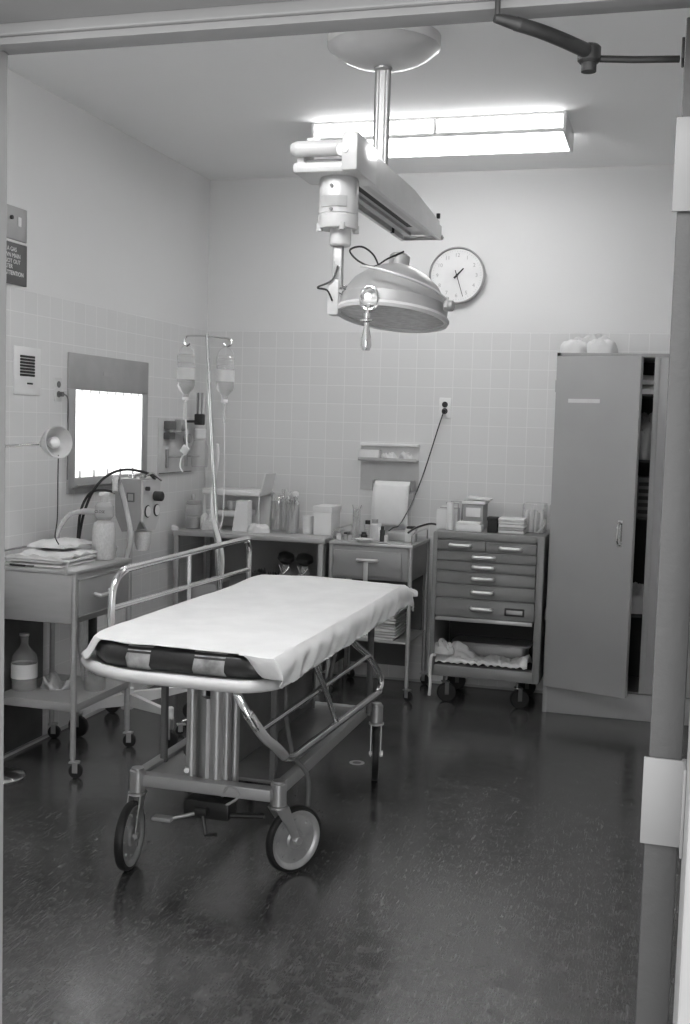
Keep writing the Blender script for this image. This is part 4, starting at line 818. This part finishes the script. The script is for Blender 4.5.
# contents seen through the gap
cloth_stack('folded_blanket', -.30, .0, 6.07, 6.36, 1.7005, 2, .10, M['linen'], 'pale folded blanket on the top shelf inside the ajar cabinet', 'blanket', 1)
solo('linen_bundle', MB().heap(-.12, 6.22, 1.3605, .13, .12, .26, 12, .3), M['tin'], 'grey linen bundle on the shelf below the blanket in cabinet', 'linen')
t = thing('glove_carton', 'grey egg-box style carton on the middle cabinet shelf', 'carton', (-.1, 6.15, 1.06))
part('body', MB().box(-.2, -.02, 6.08, 6.3, 1.0605, 1.27, .004), M['midgrey'], t)
for k in range(5): part('pocket', MB().box(-.14, -.085, 6.072, 6.081, 1.08+k*.036, 1.10+k*.036, .003), M['ink'], t)
solo('white_bundle', MB().heap(-.14, 6.16, .5505, .08, .09, .16, 14, .3), M['linen'], 'pale bundle on the lowest shelf inside the cabinet', 'linen')
solo('cloth_wrap', MB().heap(-.505, 6.07, 1.9055, .07, .05, .075, 51, .22), M['cloth'], 'left wad of white cloth on top of the cabinet', 'cloth', 'wads on the cabinet')
solo('cloth_wrap', MB().heap(-.360, 6.06, 1.9055, .078, .045, .08, 57, .25), M['cloth'], 'right wad of white cloth on top of the cabinet', 'cloth', 'wads on the cabinet')
solo('cloth_wrap', MB().heap(-.425, 6.20, 1.9055, .11, .05, .12, 63, .3), M['linen'], 'grey-white cloth lying behind the two wads on the cabinet', 'cloth', 'wads on the cabinet')

# ------------------------------------------------------------------ gurney
t = thing('gurney', 'wheeled hospital gurney with chrome side rails and worn black mattress', 'gurney', (-1.39, 3.9, 0))
gx0, gx1, gy0, gy1 = -1.735, -1.045, 2.935, 4.66
fz = .752
def rr(x0, x1, y0, y1, z, R, seg=6):
    out = []
    for cx_, cy_, a0, Rc in ((x1-R[0], y1-R[0], 0, R[0]), (x0+R[1], y1-R[1], 90, R[1]), (x0+R[2], y0+R[2], 180, R[2]), (x1-R[3], y0+R[3], 270, R[3])):
        for k in range(seg+1):
            a_ = math.radians(a0+90*k/seg); out.append((cx_+Rc*math.cos(a_), cy_+Rc*math.sin(a_), z))
    return out
part('top_frame', MB().tube(rr(gx0, gx1, gy0, gy1, fz, (.1, .1, .31, .12)), .0185, 12, closed=True), M['platepaint'], t)
part('deck', MB().rrect(gx0+.012, gx1-.012, gy0+.012, gy1-.012, fz+.002, fz+.012, (.09, .09, .26, .11), .003), M['lightgrey'], t)
mx0, mx1, my0, my1 = -1.665, -1.035, 2.96, 4.62
m_ = MB(); m_.rrect(mx0, mx1, my0, my1, fz+.0125, .836, (.08, .08, .17, .09), .030)
me = m_.mesh('mattress', [M['vinyl'], M['patch']])
for p_ in me.polygons: pass
mo = part('mattress', me, None, t, 'black vinyl mattress')
# worn tape bands round the near end of the mattress
def band(x0, x1):
    b = MB(); e = .0016
    prof = [(my0+.008, fz+.017), (my0-e, fz+.032), (my0-e*2, .803), (my0+.006, .8235), (my0+.02, .835), (my0+.05, .8375)]
    b.grid(lambda u, v: (x0+(x1-x0)*u+.006*noise.noise(Vector((u*3, v*5, x0*9))), prof[round(v*5)][0], prof[round(v*5)][1]), 6, 5)
    o_ = part('tape_band', b, M['patch'], mo, 'worn pale tape band'); md = o_.modifiers.new('s', 'SOLIDIFY'); md.thickness = .001
band(-1.495, -1.42); band(-1.285, -1.185)
# raised left rail
rail = part('raised_rail', MB().tube([(-1.765, 3.383, .745), (-1.765, 3.383, .87), (-1.765, 3.392, .925), (-1.765, 3.425, .963), (-1.765, 3.48, .980), (-1.765, 3.56, .984), (-1.765, 4.56, .985), (-1.765, 4.63, .972), (-1.765, 4.668, .935), (-1.765, 4.672, .87), (-1.765, 4.672, .745)], .0125, 12, smooth=4), M['chrome'], t)
part('rail_bar', MB().tube([(-1.765, 3.388, .862), (-1.765, 4.67, .845)], .010, 10), M['chrome'], rail)
part('rail_post', MB().tube([(-1.765, 4.015, .745), (-1.765, 4.015, .98)], .009, 10), M['chrome'], rail)
# lowered right rail
rail = part('lowered_rail', MB().tube([(-1.15, 2.955, .74), (-1.10, 2.915, .69), (-1.06, 2.955, .612), (-1.036, 3.00, .570), (-1.03, 3.07, .523), (-1.03, 3.16, .505), (-1.03, 3.25, .503), (-1.03, 4.08, .474), (-1.03, 4.17, .476), (-1.03, 4.205, .50), (-1.035, 4.18, .545), (-1.045, 4.06, .63), (-1.065, 3.93, .70), (-1.07, 3.88, .735)], .0125, 12, smooth=4), M['chrome'], t)
part('rail_bar', MB().tube([(-1.068, 2.945, .63), (-1.043, 4.05, .638)], .009, 10), M['chrome'], rail)
part('rail_post', MB().tube([(-1.055, 3.38, .755), (-1.04, 3.47, .645), (-1.03, 3.59, .497)], .009, 10), M['chrome'], rail)
part('rail_grip', MB().tube([(-1.095, 2.918, .683), (-1.06, 2.955, .612), (-1.037, 2.998, .572), (-1.03, 3.05, .533)], .0150, 10, smooth=4), M['dull'], rail)
# base frame
bz = .285
b = MB(); b.box(-1.68, -1.19, 3.39, 3.44, bz-.02, bz+.02, .004); b.box(-1.71, -1.16, 4.56, 4.60, bz-.015, bz+.015, .004)
b.box(-1.70, -1.66, 3.44, 4.57, bz-.018, bz+.018, .003); b.box(-1.205, -1.175, 3.46, 4.57, bz-.022, bz+.022, .003); b.prism([(-1.66, 3.45, bz+.0), (-1.47, 3.45, bz+.0), (-1.66, 3.75, bz+.0)], (0, 0, .006))
part('base_frame', b, M['tin'], t)
part('base_tray', MB().box(-1.40, -1.195, 3.50, 4.56, bz+.004, bz+.016, .002), M['tray'], t)
ped = MB()
for x, y, r in ((-1.495, 3.45, .018), (-1.462, 3.475, .016), (-1.405, 3.45, .024), (-1.372, 3.455, .016), (-1.35, 3.48, .014)): ped.cyl((x, y, bz-.03), (x, y, fz-.02), r, seg=20)
ped.prism([(-1.475, 3.462, bz-.02), (-1.435, 3.43, bz-.02), (-1.40, 3.45, bz-.02), (-1.37, 3.52, bz-.02), (-1.48, 3.52, bz-.02)], (0, 0, .31)); ped.box(-1.49, -1.36, 3.47, 3.53, bz, fz-.02)
part('pedestal', ped, M['dull'], t); part('pedestal_gap_shade', MB().box(-1.447, -1.427, 3.452, 3.4695, .58, fz-.02, .001), M['dark'], t, 'painted recess shade')  # black block paints the shade between the columns
part('centre_panel', MB().box(-1.415, -1.395, 3.50, 4.50, bz+.018, .735, .003).box(-1.395, -1.391, 3.51, 4.49, .555, .56), M['panel'], t, 'dark grey panel')
part('panel_frame', MB().tube([(-1.388, 3.53, .30), (-1.388, 3.53, .56), (-1.388, 4.48, .56), (-1.388, 4.48, .30)], .006, 8), M['midgrey'], t)
part('support_strut', MB().tube([(-1.20, 4.22, .73), (-1.21, 4.1, .52), (-1.24, 3.85, .47)], .010, 8), M['midgrey'], t)
part('support_strut', MB().box(-1.235, -1.215, 3.50, 3.53, .30, .63, .003), M['midgrey'], t); part('brake_cable', MB().tube([(-1.20, 3.55, .62), (-1.19, 3.54, .50), (-1.17, 3.56, .38), (-1.13, 3.60, .30), (-1.12, 3.58, .2)], .008, 8, smooth=5), M['midgrey'], t)
for x, y in ((-1.665, 3.60), (-1.165, 4.55), (-1.665, 4.52)): part('frame_post', MB().cyl((x, y, bz), (x, y, fz-.01), .0135), M['midgrey'], t, 'dark post')
part('brake_gear', MB().box(-1.49, -1.33, 3.38, 3.46, .185, .245, .006).cyl((-1.44, 3.37, .215), (-1.40, 3.37, .215), .014).tube([(-1.34, 3.40, .2), (-1.22, 3.42, .205)], .008).tube([(-1.42, 3.38, .20), (-1.40, 3.36, .14), (-1.36, 3.35, .15)], .007), M['black'], t, 'black brake gear')
part('brake_pedal', MB().box(-.035, .035, -.02, .02, -.007, .007, .006, T(-1.545, 3.34, .185)).tube([(-1.52, 3.345, .185), (-1.45, 3.38, .2)], .006), M['tin'], t)
part('height_handle', MB().tube([(-1.53, 3.50, .31), (-1.49, 3.40, .335)], .009, 10), M['white'], t); part('release_lever', MB().tube([(-1.36, 3.40, .262), (-1.34, 3.385, .30), (-1.31, 3.385, .30), (-1.30, 3.39, .27), (-1.34, 3.385, .24)], .005, 6, smooth=3), M['tin'], t)
def big_wheel(px, py, ax_ang, off, r=.113):
    ax_ = Vector((math.cos(ax_ang), math.sin(ax_ang), 0)); fwv = Vector((-ax_.y, ax_.x, 0))
    c_ = Vector((px, py, r))+fwv*off
    tire = part('wheel', MB().lathe([(r-.016, -.0145), (r-.004, -.013), (r, -.007), (r, .007), (r-.004, .013), (r-.016, .0145), (r-.016, -.0145)], c_, ax_, 48), M['rubber'], t, 'large wheel with black tyre')
    dsk = MB(); dsk.lathe([(0, .012), (.028, .012), (.034, .006), (r-.032, .004), (r-.026, .010), (r-.018, .0148), (r-.014, .0146), (r-.014, -.0146), (r-.026, -.010), (r-.032, -.004), (.034, -.006), (.028, -.012), (0, -.012)], c_, ax_, 48)
    for k in range(8):
        a_ = k*PI/4; pp = c_+Vector((0, 0, 1))*math.sin(a_)*(r-.045)+fwv*math.cos(a_)*(r-.045); dsk.cyl(pp+ax_*.003, pp+ax_*.009, .005, seg=8)
    part('wheel_disc', dsk, M['wheel'], tire)
    f = MB(); top = Vector((px, py, 2*r+.012))
    for s_ in (1, -1):
        o_ = ax_*.021*s_
        f.loops([[tuple(top+o_+fwv*a_+Vector((0, 0, dz))+ax_*e_) for a_, e_, dz in ((-.028, -.002, 0), (-.028, .002, 0), (.028, .002, 0), (.028, -.002, 0))], [tuple(top*.45+c_*.55+o_+fwv*a_+ax_*e_) for a_, e_ in ((-.018, -.002), (-.018, .002), (.018, .002), (.018, -.002))], [tuple(c_+o_+fwv*a_-Vector((0, 0, .01))+ax_*e_) for a_, e_ in ((-.014, -.002), (-.014, .002), (.014, .002), (.014, -.002))]])
    f.cyl(c_-ax_*.028, c_+ax_*.028, .008, seg=12); f.cyl(c_+ax_*.023, c_+ax_*.031, .013, seg=6)
    f.cyl((px, py, 2*r+.008), (px, py, 2*r+.016), .032)
    part('wheel_fork', f, M['dull'], tire)
    part('pivot_post', MB().cyl((px, py, 2*r+.016), (px, py, bz+.034), .027, bev=.003).cyl((px, py, bz+.034), (px, py, bz+.041), .021), M['dull'], tire)
big_wheel(-1.178, 3.44, math.atan2(-.55, .83), .07)
big_wheel(-1.668, 3.40, math.atan2(.10, .99), -.065)
big_wheel(-1.135, 4.57, math.atan2(.25, .97), -.02)
big_wheel(-1.70, 4.57, math.atan2(.3, .95), -.02)
# sheet over the mattress
def sheet(u, v):
    # u: 0 left .. 1 hanging right edge ; v: near .. far
    w_top = (mx1-mx0)
    s_ = u*.80
    yn = my0+.006+(.03*(1-u) if u < .12 else 0)
    y = yn+(my1-.01-yn)*min(v/.94, 1)
    fall = .085*smooth((v-.90)/.10)
    dd = y-my0; xl = (.17-math.sqrt(max(.17**2-(.17-dd)**2, 0))) if dd < .17 else 0
    if s_ < .06: x = mx0-.045+.055*(s_/.06); z = .775+.0645*smooth(s_/.06)
    elif s_ < w_top+.02: x = mx0+.01+(s_-.06)*(mx1-mx0-.011)/(w_top-.04); z = .8395
    else:
        k_ = s_-(w_top+.02); x = min(mx0-.004+(w_top-.01)*1.015+k_*.8, mx1+.012); 
        x = mx1-.001+.020*smooth(k_/.05)+.004; z = .8395-.080*smooth(k_/.11)
        wv = smooth(k_/.08)*(.014*noise.noise(Vector((y*7, k_*3, 4)))+.013*noise.noise(Vector((y*15+k_*28, 0, 9))))
        x += wv+.004*smooth(k_/.1)
    if s_ < w_top+.02: x = x+xl*(1-s_/(w_top+.02))
    z += .0035*(noise.noise(Vector((x*4, y*3, 1)))+.6*noise.noise(Vector((x*13+y*6, y*4, 7))))+.0015
    z += .016*math.exp(-((x+1.42)/.22)**2-((y-4.42)/.16)**2)
    if v > .90:
        y = my1-.012+.024*smooth((v-.90)/.06) if v > .94 else y
        z -= fall*(1 if s_ < w_top else .5)
        y += .006*noise.noise(Vector((x*14, z*10, 3)))
        if v > .97: y += .004
    if v < .05 and s_ > w_top-.10:
        q_ = smooth((s_-(w_top-.09))/.09)
        if v < .004: y = my0-.010-.012*q_; z = z-.058*q_ if s_ < w_top+.02 else min(z, .7815)
        elif v < .012: y = my0-.009-.010*q_; z -= .002*q_
        elif v < .02: y = my0+.004
    return (x, y, z)
def smooth(q_): q_ = min(max(q_, 0), 1); return q_*q_*(3-2*q_)
sm = MB(); sm.grid(sheet, 70, 130)
me = sm.mesh('bed_sheet', M['cloth']); o = bpy.data.objects.new('bed_sheet', me); shift(me, (-1.39, 3.85, .76)); o.location = (-1.39, 3.85, .76); COL.objects.link(o)
tag(o, 'white cotton sheet spread over the gurney mattress', 'sheet'); md = o.modifiers.new('s', 'SOLIDIFY'); md.thickness = .002; md.offset = 1
solo('sheet_knot', MB().heap(-1.03, 4.69, .775, .028, .022, .035, 71, .4, 14), M['cloth'], 'small white knot of sheet at the far right corner of gurney', 'cloth')

# floor drain
t = thing('floor_drain', 'small round metal drain cover in the floor behind the gurney', 'drain', (-1.263, 4.751, 0))
part('ring', MB().lathe([(.020, 0), (.034, 0), (.034, .002), (.020, .002), (.020, 0)], (-1.263, 4.751, .0003), seg=32), M['lightgrey'], t); part('grate', MB().cyl((-1.263, 4.751, .0003), (-1.263, 4.751, .0018), .019), M['midgrey'], t)
